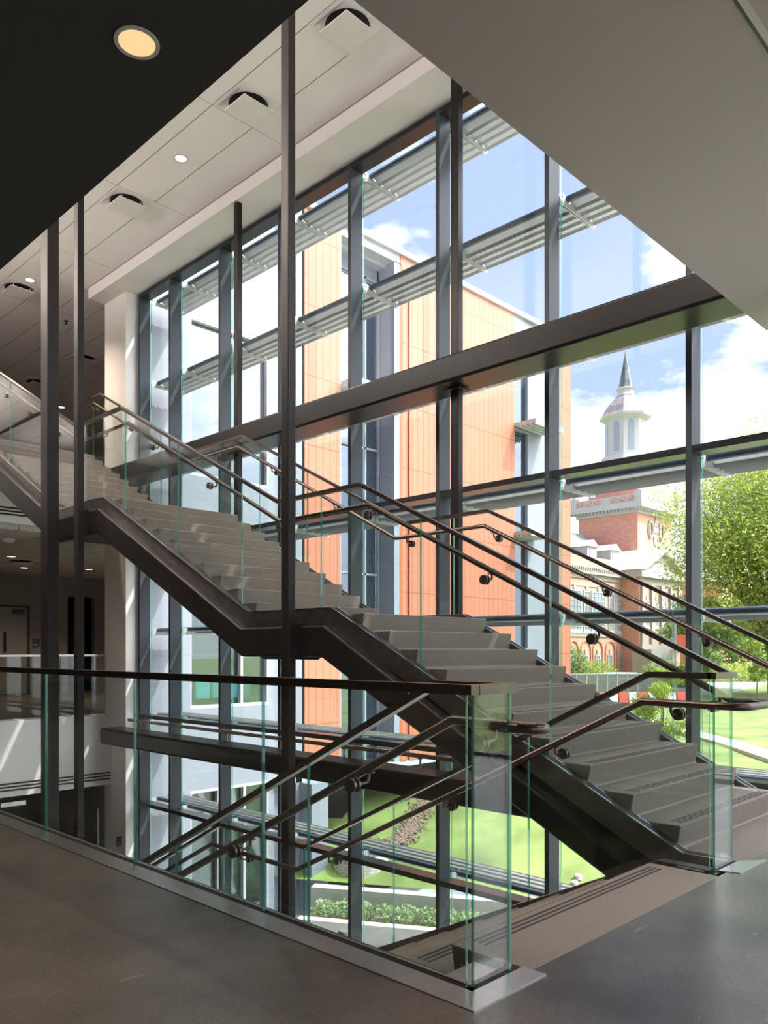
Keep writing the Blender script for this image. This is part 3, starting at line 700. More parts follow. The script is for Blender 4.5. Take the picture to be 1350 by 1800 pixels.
for i, (x, y) in enumerate(((2.9, 17), (2.9, 20.5), (9.5, 16.5), (9.5, 20), (12.5, 18))):  # out-of-view fill added to brighten the low far hall
    downlight(x, y, 3.30, .09, 'lamp_glow_white', 150, 'added fill downlight in the shaded ceiling beyond the far guard, out of view, %s' % ORD[i], 'hidden added downlights of the far hall')
for i, (x, y) in enumerate(((1.5, 17), (1.5, 22), (1.5, 27), (11, 17), (11, 22), (11, 27))):  # fill added high up in the far hall, no such fittings seen
    downlight(x, y, ZC, .09, 'lamp_glow_white', 260, 'added fill downlight in the high ceiling far beyond the well, %s row, %s from the front' % ('well side' if x < 5 else 'window side', ORD[i % 3]), 'hidden added high downlights of the far hall')
def diffuser(x0, y0, z, label, s_=.61):
    o = empty('air_diffuser', (x0+s_/2, y0+s_/2, z)); r = .045
    m = MB(); zt = z-.004
    m.box(x0, x0+s_, y0, y0+r, zt, z); m.box(x0, x0+s_, y0+s_-r, y0+s_, zt, z); m.box(x0, x0+r, y0+r, y0+s_-r, zt, z); m.box(x0+s_-r, x0+s_, y0+r, y0+s_-r, zt, z)
    m.build('frame', 'white_soffit', o)
    cx, cy = x0+s_/2, y0+s_/2
    MB().lathe((cx, cy, z-.006), [(s_/2-.065, .0), (s_/2-.065, .002)], 32).build('duct_mouth', 'black', o)
    a = s_/2-.09
    MB().box(cx-a, cx+a, cy-a, cy+a, z-.075, z-.066).build('face_plate', 'white_soffit', o)
    m = MB()
    for sx in (-1, 1):
        for sy in (-1, 1): m.box(cx+sx*.15-.005, cx+sx*.15+.005, cy+sy*.15-.005, cy+sy*.15+.005, z-.07, z-.004)
    m.build('hanger', 'white_soffit', o)
    return tag(o, label, 'air diffuser', 'square air diffusers in the high ceiling')
diffuser(5.545, 5.96, ZC, 'square white air diffuser in the high ceiling, nearest, cut by the grey ceiling edge')
diffuser(5.545, 7.74, ZC, 'square white air diffuser in the high ceiling, second nearest, left of the tall post')
diffuser(5.545, 10.79, ZC, 'square white air diffuser in the high ceiling, third, right of the slim post')
diffuser(5.545, 14.85, ZC, 'square white air diffuser in the high ceiling at the far left edge')
p_ = onZ(148, 630, ZC); diffuser(p_.x-.3, p_.y-.3, ZC, 'square white air diffuser in the far high ceiling beside the white column')
p_ = onZ(65, 672, ZC); diffuser(p_.x-.3, p_.y-.3, ZC, 'square white air diffuser in the far high ceiling just left of the thickest post')
p_ = onZ(38, 986, 3.30); o = diffuser(p_.x-.3, p_.y-.3, 3.30, 'flat square air diffuser in the shaded lower ceiling'); o['group'] = 'square air diffusers in the shaded ceiling'
p_ = onZ(116, 564, ZC); sp_ = MB(); sp_.cyl((p_.x, p_.y, ZC-.012), (0, 0, 1), .04, .012, 16); sp_.cyl((p_.x, p_.y, ZC-.06), (0, 0, 1), .01, .05, 10); sp_.cyl((p_.x, p_.y, ZC-.066), (0, 0, 1), .028, .006, 12)
tag(sp_.build('sprinkler_head', ['black']), 'small dark sprinkler head on the high ceiling between the two left posts', 'sprinkler')
p_ = onZ(15, 947, 3.30); sp_ = MB(); sp_.lathe((p_.x, p_.y, 3.30), [(.11, 0), (.11, -.03), (.07, -.07), (.04, -.075)], 20)
tag(sp_.build('smoke_detector', ['white_paint'], smooth=True), 'round smoke detector on the shaded lower ceiling at left', 'smoke detector')
# unseen bars added in the upper hall, facing up to brighten the high ceiling
def fill_bar(x, y0, y1, z, power, label):
    o = empty('fill_bar_light', (x, (y0+y1)/2, z)); m = MB().box(x-.06, x+.06, y0, y1, z-.04, z); m.build('housing', 'alu_grey', o)
    m = MB()
    for yy in (y0+.3, y1-.3): m.tube([(x, yy, z), (x, yy, ZC)], .004, 6)
    m.build('suspension', 'alu_grey', o)
    l_ = bpy.data.lights.new('lamp', 'AREA'); l_.shape = 'RECTANGLE'; l_.size = .1; l_.size_y = (y1-y0)*.95; l_.energy = power; l_.color = (1, .93, .84)
    q = bpy.data.objects.new('lamp', l_); COL.objects.link(q); q.parent = o; q.location = (0, 0, .02); q.rotation_euler = (math.pi, 0, 0)
    return tag(o, label, 'light', 'added fill bars of the upper hall')
for i, (x, pw) in enumerate(((1.5, 1.3*FILL_UP), (-1.5, .1*FILL_UP))):
    fill_bar(x, -2, 6, 6.9, pw, 'added unseen fill bar over the near upper hall, %s row from the stair well' % ORD[i])
    fill_bar(x, 8, 16, 6.9, pw, 'added unseen fill bar over the far upper hall, %s row from the stair well' % ORD[i])
for i, x in enumerate((1.3, -1.5)):
    fill_bar(x, 17.5, 26, 6.9, 60, 'added unseen fill bar over the upper hall beyond the well, %s row from the window' % ORD[i])
for i, (x, y) in enumerate((a, b) for a in (.4, -2.4) for b in (2, 5, 8, 11)):  # unseen fill added to bounce light up from the lower floor
    downlight(x, y, -.452, .09, 'lamp_glow_white', 160, 'added fill downlight under the foreground floor over the storey below, %s' % ORD[i], 'added fill downlights of the storey below')
# linear slot in the grey ceiling
o = empty('linear_slot', (4.5, 1.25, ZB)); ya = onZ(1296.7, 0, ZB).y; yb = onZ(1313, 0, ZB).y
MB().box(2.9, 7.2, min(ya, yb), max(ya, yb), ZB-.004, ZB).build('frame', 'lamp_ring', o); MB().box(2.9, 7.2, max(ya, yb), max(ya, yb)+.014, ZB-.005, ZB).build('slot', 'black', o)
tag(o, 'pale linear air slot in the grey ceiling at the top right corner', 'air slot')
# ------------------------------------------------------------------ orange wing
YW = 13.6
wing = tag(empty('building', (15, YW+3, -2)), 'orange panelled building wing standing square to the glass wall', 'building')
def fx(u): return onY(u, 700, YW).x
ZT, ZW = 11.0, -1.55
def wpart(name, mat, u0, u1, z0, z1, dy=0.0, th=.25, par=wing):
    a = fx(u0) if u0 < 3000 else u0; b = fx(u1)
    return MB().box(a, b, YW+dy, YW+dy+th, z0, z1).build(name, mat, par)
XA = 7.60
MB().box(XA, fx(319), YW, YW+.25, -4.6, ZT).build('wall_panel', 'white_panel', wing)
wpart('wall_panel', 'white_panel', 319, 333.5, -4.6, ZT, -.03)
def wwin(u0, u1, z0, z1, mat='window_mirror', fr='coping', dy=.12, mull=()):
    a, b = fx(u0), fx(u1); f_ = MB(); t = .06
    f_.box(a, b, YW, YW+.1, z0, z0+t); f_.box(a, b, YW, YW+.1, z1-t, z1); f_.box(a, a+t*.7, YW, YW+.1, z0+t, z1-t); f_.box(b-t*.7, b, YW, YW+.1, z0+t, z1-t)
    for q in mull: f_.box(fx(q)-.03, fx(q)+.03, YW, YW+.1, z0+t, z1-t)
    o = f_.build('window', fr, wing); pn = MB().box(a+t*.7, b-t*.7, YW+dy, YW+dy+.02, z0+t, z1-t).build('pane', mat, wing); pn.parent = o
    return o
wwin(333.5, 472, 4.62, 7.72); wpart('wall_panel', 'white_panel', 333.5, 472, 7.72, ZT); wpart('wall_panel', 'white_panel', 333.5, 472, 3.1, 4.62)
wwin(333.5, 472, .05, 3.1, 'window_teal', mull=(425,)); wpart('wall_panel', 'white_panel', 333.5, 472, ZW, .05)
wwin(333.5, 472, -4.6, ZW, 'window_teal', mull=(385, 430))
wpart('wall_panel', 'grey_panel', 472, 487, -4.6, ZT, .1); wpart('wall_panel', 'grey_panel', 487, 520, -4.6, ZT, .3)
wpart('wall_panel', 'white_panel', 520, 531, -4.6, ZT); wpart('wall_panel', 'gasket', 531, 534.5, ZW, ZT, .03)
wpart('cladding', 'orange_panel', 534.5, 597, ZW, ZT, -.02)
# recessed glazed bay
RB = .55
MB().box(fx(597), fx(597)+.03, YW-.02, YW+RB, ZW, ZT-.2).build('reveal', 'grey_panel', wing)
def rx(u): return onY(u, 700, YW+RB).x
def rpart(name, mat, u0, u1, z0, z1, d=0.0): return MB().box(rx(u0), rx(u1), YW+RB+d, YW+RB+d+.1, z0, z1).build(name, mat, wing)
MB().box(fx(597), fx(703), YW, YW+RB+.1, ZT-.22, ZT).build('soffit', 'coping', wing)
MB().box(fx(597), rx(700), YW+RB, YW+RB+.1, ZT-.7, ZT-.2).build('spandrel', 'grey_panel', wing)
for z0, z1 in ((ZW, 1.2), (1.2, 3.1), (3.1, 6.2), (6.2, 7.5), (7.5, 10.4)):
    f_ = MB(); a, b = rx(592), rx(663)
    for q in (a, rx(640), b): f_.box(q-.03, q+.03, YW+RB-.05, YW+RB+.08, z0, z1)
    f_.box(a, b, YW+RB-.05, YW+RB+.08, z1-.05, z1)
    o = f_.build('window', 'grey_panel', wing); pn = MB().box(a, b, YW+RB+.02, YW+RB+.04, z0, z1-.05).build('pane', 'window_mirror', wing); pn.parent = o
rpart('wall_panel', 'white_panel', 663, 693, ZW, ZT-.3)
MB().box(fx(703)-.20, fx(703), YW, YW+RB+.1, ZW, ZT-.2).build('reveal', 'grey_panel', wing)
wpart('cladding', 'orange_deep', 703, 706, ZW, ZT-.25, -.01); wpart('cladding', 'orange_panel', 706, 715, ZW, ZT-.25, -.02)
wpart('cladding', 'orange_deep', 715, 719, ZW, ZT-.25, .05); wpart('cladding', 'orange_panel', 719, 903.5, ZW, ZT, -.02)
wpart('cladding', 'orange_panel', 703, 719, ZT-.25, ZT, -.02)
for z0, z1 in ((ZW, 1.2), (1.2, 4.5), (4.5, 7.7), (7.8, 10.5)): wwin(903.5, 929, z0, z1, fr='grey_panel')
wpart('wall_panel', 'white_panel', 903.5, 929, 10.5, ZT)
wpart('wall_panel', 'white_panel', 929, 982, ZW, ZT); wpart('cladding', 'orange_panel', 982, 1002, ZW, ZT, -.02)
MB().box(XA, fx(1002)+.04, YW-.08, YW+.6, ZT, ZT+.14).build('coping', 'coping', wing)
MB().box(XA, fx(1002), YW+.3, YW+16, ZT-.3, ZT).build('roof', 'coping', wing)
MB().box(fx(1002)-.25, fx(1002), YW+.23, YW+16, ZW, ZT-.3).build('wall_panel', 'orange_deep', wing)
MB().box(fx(487), fx(1002), YW, YW+.6, ZW-.15, ZW).build('soffit', 'coping', wing)
# shades on the wing, sills
for (u0, u1, z, d) in ((903.5, 952, 7.72, .75), (597, 600, 7.3, .5), (903.5, 940, 4.55, .6)):
    a, b = fx(u0), fx(u1)
    if u0 == 597: a, b = fx(600), fx(700)
    o = MB().box(a, b, YW-d, YW, z, z+.1); [o.box(a, b, YW-d+.16*i, YW-d+.16*i+.06, z-.06, z) for i in range(4)]
    o.build('sunshade', 'coping', wing)
# ground storey under the wing: pier, recessed glazing, sloping parapet
a = onY(548, 1500, YW-.4).x; b = onY(577, 1500, YW-.4).x
MB().box(a, b, YW-.4, YW+1.0, ZL, ZW-.15).build('pier', 'white_panel', wing)
o = MB().box(a-1.5, a, YW+.5, YW+.6, ZL, ZW-.15).build('window', 'window_teal', wing)
sofa = tag(empty('sofa', (onY(395, 1220, YW+.9).x, YW+.9, .1)), 'teal two-cushion sofa behind the wing window across the corner', 'sofa')
for (u0, u1) in ((334, 361), (363, 432)):
    MB().box(onY(u0, 1200, YW+.7).x, onY(u1, 1200, YW+.7).x, YW+.5, YW+1.2, .18, .62).build('cushion', 'teal_fabric', sofa, bevel=.05)
# ------------------------------------------------------------------ ground
def srt(X, Y): return bx_.x*X+ax.x*Y
def sfw(X, Y): return bx_.y*X+ax.y*Y
def sdist(X, Y): return (sfw(X, Y)+.26*srt(X, Y)-16.5)/1.033
def gz(X, Y):
    s = sdist(X, Y)
    if s < -.85: return ZL-.02
    if s < 0: return -4.22
    return -3.86+1.45*(1-math.exp(-s/3.4))+.013*s
def hit(u, v):
    D = 8.0
    while D < 200:
        p = atD(u, v, D)
        if p.z <= gz(p.x, p.y): return p
        D += .02 if D < 40 else .2
    return atD(u, v, 200)
# lawn as a grid in (s, t) so that it stops exactly at the wall
d_s = Vector(((bx_.y+.26*bx_.x)/1.033, (ax.y+.26*ax.x)/1.033)); d_t = Vector((d_s.y, -d_s.x))
def P(s, t): q = d_s*(s+16.5/1.033)+d_t*t; return (q.x, q.y)
lawn = MB(); ss = [.28]+[.28+.9*i for i in range(1, 12)]+[12+3*i for i in range(12)]+[55, 70, 95, 130, 180, 260, 400]
ts = [-260, -150, -90, -60, -40, -28]+[-22+2*i for i in range(32)]+[50, 65, 90, 130, 200, 300]
idx = {}
for i, s in enumerate(ss):
    for j, t in enumerate(ts):
        x, y = P(s, t); idx[i, j] = len(lawn.v); lawn.v.append((x, y, gz(x, y)+(.06*math.sin(x*.7)*math.cos(y*.6) if s > 1 else 0)))
for i in range(len(ss)-1):
    for j in range(len(ts)-1):
        q = [lawn.v[idx[i, j]], lawn.v[idx[i+1, j+1]]]; mx_ = (q[0][0]+q[1][0])/2; my_ = (q[0][1]+q[1][1])/2
        if mx_ < 22 and my_ > 15.5: continue        # inside the building
        if mx_ < 7.6: continue
        lawn.f.append((idx[i, j], idx[i, j+1], idx[i+1, j+1], idx[i+1, j])); lawn.m.append(0)
tag(lawn.build('lawn', ['grass'], smooth=True), 'bright mown green lawn rising behind the retaining walls', 'lawn', kind='stuff')
def quad_on(name, mat, label, cat, s0, s1, t0, t1, z, th=.05, kind=None):
    m = MB(); A = [P(s0, t0), P(s0, t1), P(s1, t1), P(s1, t0)]
    m.prism(A, z-th, z, axis='z'); o = m.build(name, [mat]); 
    if cat: tag(o, label, cat, kind=kind)
    return o
struct(quad_on('floor', 'path_concrete', '', None, -9.3, -.85, -30, 60, ZL+.0, .1), 'pale concrete walk outside the foot of the glass wall', 'walk')
TW = min((t*.05 for t in range(-600, 600) if P(0.3, t*.05)[1] < 13.1 and P(-.9, t*.05)[1] < 13.1 and P(-.9, t*.05)[0] > 7.7), default=-8)
TE = max((t*.05 for t in range(-600, 600) if P(0.3, t*.05)[1] < 13.1 and P(-.9, t*.05)[1] < 13.1 and P(-.9, t*.05)[0] > 7.7), default=25)
TE = min(TE, TW+26)
def wall_along(label, s0, th, z0, z1, t0=None, t1=None):
    t0 = TW if t0 is None else t0; t1 = TE if t1 is None else t1
    m = MB(); m.prism([P(s0, t0), P(s0, t1), P(s0+th, t1), P(s0+th, t0)], z0, z1, axis='z')
    return tag(m.build('retaining_wall', ['site_concrete']), label, 'retaining wall')
wall_along('pale concrete retaining wall next to the walk, lower of two', -.85, .22, ZL, -4.20)
wall_along('pale concrete retaining wall holding the lawn, upper of two', 0, .28, -4.3, -3.80)
m = MB(); m.prism([P(-.62, TW), P(-.62, TE), P(-.01, TE), P(-.01, TW)], -4.45, -4.33, axis='z'); tag(m.build('planting_bed', ['mulch']), 'mulched planting bed between the two retaining walls', 'planting bed')
def foliage(mb, c, rad, n, size, flat=1.0, shell=.45, mi=0):
    for i in range(n):
        while True:
            d = Vector((R.uniform(-1, 1), R.uniform(-1, 1), R.uniform(-1, 1)))
            if shell < d.length <= 1: break
        p = Vector(c)+Vector((d.x*rad[0], d.y*rad[1], d.z*rad[2]*flat))
        a = Vector((R.gauss(0, 1), R.gauss(0, 1), R.gauss(0, 1))).normalized(); b = a.orthogonal().normalized(); s_ = size*R.uniform(.6, 1.3)
        k = len(mb.v); mb.v += [tuple(p-a*s_), tuple(p+b*s_*.55), tuple(p+a*s_), tuple(p-b*s_*.55)]
        mb.f.append((k, k+1, k+2, k+3)); mb.m.append(mi)
NTH = ORD+['twelfth', 'thirteenth', 'fourteenth', 'fifteenth', 'sixteenth', 'seventeenth', 'eighteenth', 'nineteenth', 'twentieth', 'twenty-first', 'twenty-second', 'twenty-third', 'twenty-fourth', 'twenty-fifth', 'twenty-sixth']+['twenty-%s' % q for q in ('seventh', 'eighth', 'ninth')]+['thirtieth']*5
t = TW+.4; i = 0
places = []
while t < TW+11.5:
    places.append(t); t += R.uniform(.40, .50)
for i, t in enumerate(places):
    x, y = P(-.31+R.uniform(-.05, .05), t); m = MB(); foliage(m, (x, y, -4.12), (.27, .27, .20), 300, .04, shell=.2)
    yellow = abs(t-1.15) < .35
    o = m.build('shrub', ['leaf_bright' if yellow else 'leaf_sage'])
    tag(o, 'low yellow green shrub among the grey green ones, %s from the right end' % NTH[i] if yellow else 'low feathery grey green shrub between the retaining walls, %s from the right end' % NTH[i], 'shrub', 'yellow shrubs in the bed' if yellow else 'grey green shrubs in the bed')
# round stone planter, rocky swale
pc = hit(634, 1543); zc_ = gz(pc.x, pc.y); pc = pc+Vector((.42, .42, 0))
m = MB(); m.lathe((pc.x, pc.y, zc_-.15), [(.62, 0), (.60, .52), (.44, .52), (.44, .42)], 28); tag(m.build('stone_planter', ['stone_block']), 'round planter of stacked pale stone blocks on the lawn', 'planter')
sw = MB(); base = [(746, 1412), (733, 1438), (722, 1460), (706, 1480), (672, 1492)]
pts = []
for (u, v) in base:
    q = hit(u, v)
    pts.append(q)
for a, b_ in zip(pts, pts[1:]):
    for f_ in range(9):
        q = a.lerp(b_, f_/9)
        for _ in range(34):
            p_ = (q.x+R.gauss(0, .13), q.y+R.gauss(0, .13)); r_ = R.uniform(.015, .04)
            sw.lathe((p_[0], p_[1], gz(*p_)+.02), [(r_*.3, 0), (r_, r_*.3), (r_*.8, r_*.9), (r_*.2, r_*1.2)], 6, R.choice((0, 1, 1)), R.random())
tag(sw.build('rock_swale', ['pebble', 'mulch']), 'narrow rocky drainage swale running down the lawn', 'rocks', kind='stuff')
# path and road over the lawn
def strip(name, mat, px, wd, label, cat, off=.03):
    m = MB(); pts = []
    for (u, v) in px:
        q = hit(u, v)
        pts.append(q)
    L_ = []; Rr = []
    for i, q in enumerate(pts):
        d = (pts[min(i+1, len(pts)-1)]-pts[max(i-1, 0)]); n = Vector((-d.y, d.x, 0)).normalized()*wd/2
        for lst, s_ in ((L_, 1), (Rr, -1)):
            a = q+n*s_; lst.append((a.x, a.y, gz(a.x, a.y)+.09+off))
    k = len(m.v); m.v += L_+Rr+[(x, y, z-.3) for x, y, z in L_]+[(x, y, z-.3) for x, y, z in Rr]; n = len(L_)
    for i in range(n-1): m.f += [(k+i, k+i+1, k+n+i+1, k+n+i), (k+i, k+i+1, k+2*n+i+1, k+2*n+i), (k+n+i, k+n+i+1, k+3*n+i+1, k+3*n+i)]; m.m += [0]*3
    o = m.build(name, [mat]); return tag(o, label, cat)
strip('garden_path', 'path_concrete', [(1100, 1265), (1235, 1297), (1290, 1312), (1350, 1332), (1460, 1368)], .9, 'narrow pale path crossing the lawn at lower right', 'path')
strip('road', 'asphalt', [(900, 1216), (1060, 1221), (1200, 1219), (1350, 1188), (1500, 1180)], 5.5, 'light grey road beyond the lawn in front of the brick building', 'road', .05)
# ------------------------------------------------------------------ trees
def limb(m, a, b, r0, r1, wob=.15, mi=0):
    a, b = Vector(a), Vector(b); L_ = (b-a).length; path = []
    for i in range(5):
        f_ = i/4; path.append(a.lerp(b, f_)+Vector((R.uniform(-1, 1), R.uniform(-1, 1), R.uniform(-.5, .5)))*wob*L_*.3*(0 if i in (0,) else 1))
    m.tube(path, [r0+(r1-r0)*i/4 for i in range(5)], 8, mi); return path[-1]
def tree(name, base, h, crown, n, leaf, label, mat='leaf_green', tr=.25, clusters=14, group=None, cat='tree', first=.35):
    o = empty(name, base); base = Vector(base)
    tm = MB(); top = base+Vector((0, 0, h*.55)); limb(tm, base, top, tr, tr*.6, .05); fm = MB()
    for i in range(clusters):
        while True:
            d = Vector((R.uniform(-1, 1), R.uniform(-1, 1), R.uniform(-1, 1)))
            if d.length < 1: break
        cz = base.z+h*first+(h*(1-first))*.5
        c = Vector((base.x+d.x*crown*.72, base.y+d.y*crown*.72, cz+d.z*h*(1-first)*.42))
        s0 = base+Vector((0, 0, h*(first*.7+.2*R.random()))); limb(tm, s0, c, tr*.35, tr*.08, .12)
        rr = crown*R.uniform(.26, .44); foliage(fm, c, (rr, rr, rr*.75), n//clusters, leaf, shell=.15)
    tm.build('trunk', 'bark', o, smooth=True); fm.build('foliage', mat, o)
    return tag(o, label, cat, group)
def ground(u, v):
    q = hit(u, v)
    return (q.x, q.y, gz(q.x, q.y))
def atfw(u, D): d = ray(u, HOR); return (d.x*D, d.y*D, gz(d.x*D, d.y*D))
R.seed(23)
tree('oak_tree', atfw(1362, 56), 19.5, 8.8, 62000, .125, 'large spreading bright green tree at the right edge behind the glass', 'leaf_bright', .5, 64, first=.12)
tree('oak_tree', atfw(1560, 50), 18, 7, 9000, .22, 'large green tree partly outside the right edge', 'leaf_green', .5, 24, first=.2)
tree('young_tree', atfw(1331, 47), 3.9, 1.0, 1500, .09, 'thin young tree with a slender stem on the lawn at right', 'leaf_bright', .04, 10, first=.3)
tree('young_tree', atfw(1166, 26), 3.6, 1.15, 3600, .06, 'airy yellow green young tree just outside behind the end of the glass screens', 'leaf_bright', .04, 14, first=.05)
for (u, D, h_, cr_, lb, mt) in ((1225, 62, 7, 3.4, 'dark green tree between the brick building and the big tree', 'leaf_dark'), (1345, 75, 9, 5, 'dense green tree in the far distance under the big tree', 'leaf_green'), (1290, 80, 8, 5, 'distant green tree below the crown of the big tree', 'leaf_dark')):
    tree('distant_tree', atfw(u, D), h_, cr_, 5000, .2, lb, mt, .2, 12, first=.12)
def bush(u, D, rx_, rz_, label, mat='leaf_green', n=1600, leaf=.12):
    b = atfw(u, D); m = MB(); foliage(m, (b[0], b[1], b[2]+rz_*.8), (rx_, rx_, rz_), n, leaf, shell=.3); tag(m.build('bush', [mat]), label, 'bush')
bush(1006, 66, 1.2, 1.9, 'tall dark bush at the left end of the brick building', 'leaf_dark')
bush(1040, 66, 2.2, 1.2, 'rounded bright green bush in front of the arched brick wall', 'leaf_bright', 2200)
bush(1168, 66, 2.0, 1.2, 'green bush at the foot of the pedimented front', 'leaf_green')
bush(1205, 62, 1.6, 1.0, 'small green bush right of the pedimented front', 'leaf_bright')
bush(1245, 70, 2.2, 1.0, 'yellow green hedge bush beyond the road', 'leaf_bright')
bush(1290, 70, 2.6, 1.0, 'low hedge bush behind the road at right', 'leaf_bright')
bush(1345, 70, 2.6, 1.0, 'hedge bush behind the road at the right edge', 'leaf_green')
# ------------------------------------------------------------------ brick building with the spire
YB = 40.0
hall = tag(empty('building', (75, YB, -1.6)), 'red brick hall with white trim, pedimented front and tower with tall dark spire', 'building')
def hb(name, mat, x0, x1, y0, y1, z0, z1, par=hall, bev=0): return MB().box(x0, x1, y0, y1, z0, z1).build(name, mat, par, bevel=bev)
XL, XR = 50.0, 78.6
ZG = -3.0
hb('wall', 'red_brick', XL, XR, YB, YB+12, ZG, 9.0)
hb('cornice', 'limestone', XL-.2, XR, YB-.35, YB, 8.55, 9.35); hb('frieze', 'limestone', XL-.2, XR, YB-.12, YB, 8.1, 8.55)
dt = MB()
for i in range(70): dt.box(XL+.4*i+.05, XL+.4*i+.22, YB-.48, YB-.35, 8.95, 9.15)
dt.build('dentils', 'limestone', hall)
hb('parapet', 'red_brick', XL, XR+.3, YB+.1, YB+.4, 9.35, 10.3); hb('belt_course', 'limestone', XL, XR, YB-.1, YB, 2.5, 2.95); hb('belt_course', 'limestone', XL, XR, YB-.06, YB, 7.35, 7.55)
rf = MB(); rf.prism([(YB+.6, 9.6), (YB+7, 14.2), (YB+11.5, 9.6)], XL, XR+2); rf.build('roof', 'slate_pale', hall)
def dormer(u):
    x = onY(u, 960, YB+1.2).x; m = MB(); m.box(x-.9, x+.9, YB+.9, YB+3.5, 9.9, 11.5); m.prism([(x-1.1, 11.5), (x+1.1, 11.5), (x, 12.2)], YB+.7, YB+5, axis='y')
    o = m.build('dormer', 'white_trim', hall); q = MB().box(x-.5, x+.5, YB+.86, YB+.9, 10.2, 11.3).build('pane', 'old_window', hall); q.parent = o
dormer(1036); dormer(1076)
def hwin(xc, wd, z0, z1, rows=4, cols=2, y=YB, arch=False):
    m = MB(); f_ = .14
    m.box(xc-wd/2-.12, xc+wd/2+.12, y-.14, y+.02, z0-.22, z0); 
    m.box(xc-wd/2, xc-wd/2+f_, y-.08, y, z0, z1); m.box(xc+wd/2-f_, xc+wd/2, y-.08, y, z0, z1); m.box(xc-wd/2+f_, xc+wd/2-f_, y-.08, y, z1-f_, z1); m.box(xc-wd/2+f_, xc+wd/2-f_, y-.08, y, z0, z0+f_)
    for i in range(1, cols): q = xc-wd/2+wd*i/cols; m.box(q-.03, q+.03, y-.07, y, z0+f_, z1-f_)
    for i in range(1, rows): q = z0+(z1-z0)*i/rows; m.box(xc-wd/2+f_, xc+wd/2-f_, y-.07, y, q-.03, q+.03)
    m.box(xc-.2, xc+.2, y-.12, y, z1+.05, z1+.5)
    o = m.build('window', 'white_trim', hall); p_ = MB().box(xc-wd/2+f_, xc+wd/2-f_, y-.03, y-.01, z0+f_, z1-f_).build('pane', 'old_window', hall); p_.parent = o
def bxu(u, Y=YB): return onY(u, 1100, Y).x
for (u, wd) in ((1009, 2.6), (1031, 1.2), (1051.5, 2.8), (1074, 1.2), (1093.5, 2.6), (1113.5, 1.0)): 
    hwin(bxu(u), wd, 4.45, 6.95, 5, 4 if wd > 2 else 2); hwin(bxu(u), wd, 3.05, 3.9, 2, 4 if wd > 2 else 2)
for u in (987, 1007, 1029, 1050, 1072, 1092, 1112):
    x = bxu(u); hwin(x, .95, -1.5, .75, 5, 2)
    m = MB(); pts = [(x-1.0, -2.6), (x-1.0, 1.2)]+[(x-1.0*math.cos(math.pi*i/8), 1.2+1.0*math.sin(math.pi*i/8)) for i in range(1, 8)]+[(x+1.0, 1.2), (x+1.0, -2.6)]
    inn = [(x+(a-x)*.86, b_ if b_ <= 1.2 else 1.2+(b_-1.2)*.86) for a, b_ in pts]
    k = len(m.v); n = len(pts)
    for yy in (YB-.12, YB): m.v += [(a, yy, b_) for a, b_ in pts]+[(a, yy, b_) for a, b_ in inn]
    for i in range(n-1):
        m.f += [(k+i, k+i+1, k+n+i+1, k+n+i), (k+n+i, k+n+i+1, k+3*n+i+1, k+3*n+i), (k+i, k+i+1, k+2*n+i+1, k+2*n+i)]; m.m += [0]*3
    m.build('arch_surround', 'red_brick_side', hall)
# pavilion with pediment
YP = 38.0; px0, px1 = onY(1124.5, 1000, YP).x, onY(1196, 1000, YP).x
hb('wall', 'red_brick', px0, px1, YP, YB+6, ZG, 8.6)
hb('wall', 'red_brick_side', px0-.05, px0, YP, YB, ZG, 8.6)
hb('cornice', 'limestone', px0-.5, px1+.5, YP-.5, YP+2.5, 8.6, 9.35); hb('frieze', 'limestone', px0-.1, px1+.1, YP-.1, YP, 7.9, 8.6)
xm = (px0+px1)/2; pk = onY(1162, 968, YP).z
m = MB(); m.prism([(px0-.5, 9.35), (px1+.5, 9.35), (xm, pk)], YP-.1, YP+7, axis='y'); m.build('pediment', 'limestone', hall)
m = MB(); 
for sx, xe in ((1, px0-.7), (-1, px1+.7)): m.prism([(xe, 9.35), (xe+sx*.9, 9.35), (xm, pk-.25), (xm, pk+.3)], YP-.6, YP+7, axis='y')
m.build('raking_cornice', 'white_trim', hall)
for q in (.05, .27, .5, .73, .95):
    x = px0+(px1-px0)*q; hb('pilaster', 'limestone', x-.35, x+.35, YP-.25, YP, 1.8, 7.9)
for q in (.16, .385, .615, .84):
    x = px0+(px1-px0)*q; hwin(x, .9, 3.6, 6.3, 5, 2, YP)
hb('plinth', 'limestone', px0-.05, px1+.05, YP-.3, YP, 1.3, 1.8)
# entrance
xe = onY(1163, 1100, YP-2).x; hb('porch', 'limestone', xe-2.2, xe+2.4, YP-2, YP, -2.6, 1.3); hb('doorway', 'old_window', xe-.8, xe+.8, YP-2.05, YP-2, -2.6, .4)
# tower
def lens_z(u, v, X, Y): return EYE+(HOR-v)/F_PX*sfw(X, Y)
tx0, ty0 = 81.3, 41.0; tx1, ty1 = 89.6, 48.2
cxx, cyy = (tx0+tx1)/2, (ty0+ty1)/2
zc1 = 16.95
tw = MB(); tw.box(tx0, tx1, ty0, ty1, ZG, zc1-.8); o = tw.build('tower_shaft', ['red_brick'], hall)
MB().box(tx0-.04, tx0, ty0, ty1, ZG, zc1-.8).build('tower_shaft', 'red_brick_side', hall)
hb('tower_cornice', 'white_trim', tx0-.9, tx1+.9, ty0-.9, ty1+.9, zc1-.3, zc1+.35); hb('tower_frieze', 'white_trim', tx0-.25, tx1+.25, ty0-.25, ty1+.25, zc1-.8, zc1-.3)
dt = MB()
for i in range(20): dt.box(tx0-.7, tx0-.5, ty0-.6+.44*i, ty0-.4+.44*i, zc1-.5, zc1-.3); dt.box(tx0-.6+.46*i, tx0-.4+.46*i, ty0-.7, ty0-.5, zc1-.5, zc1-.3)
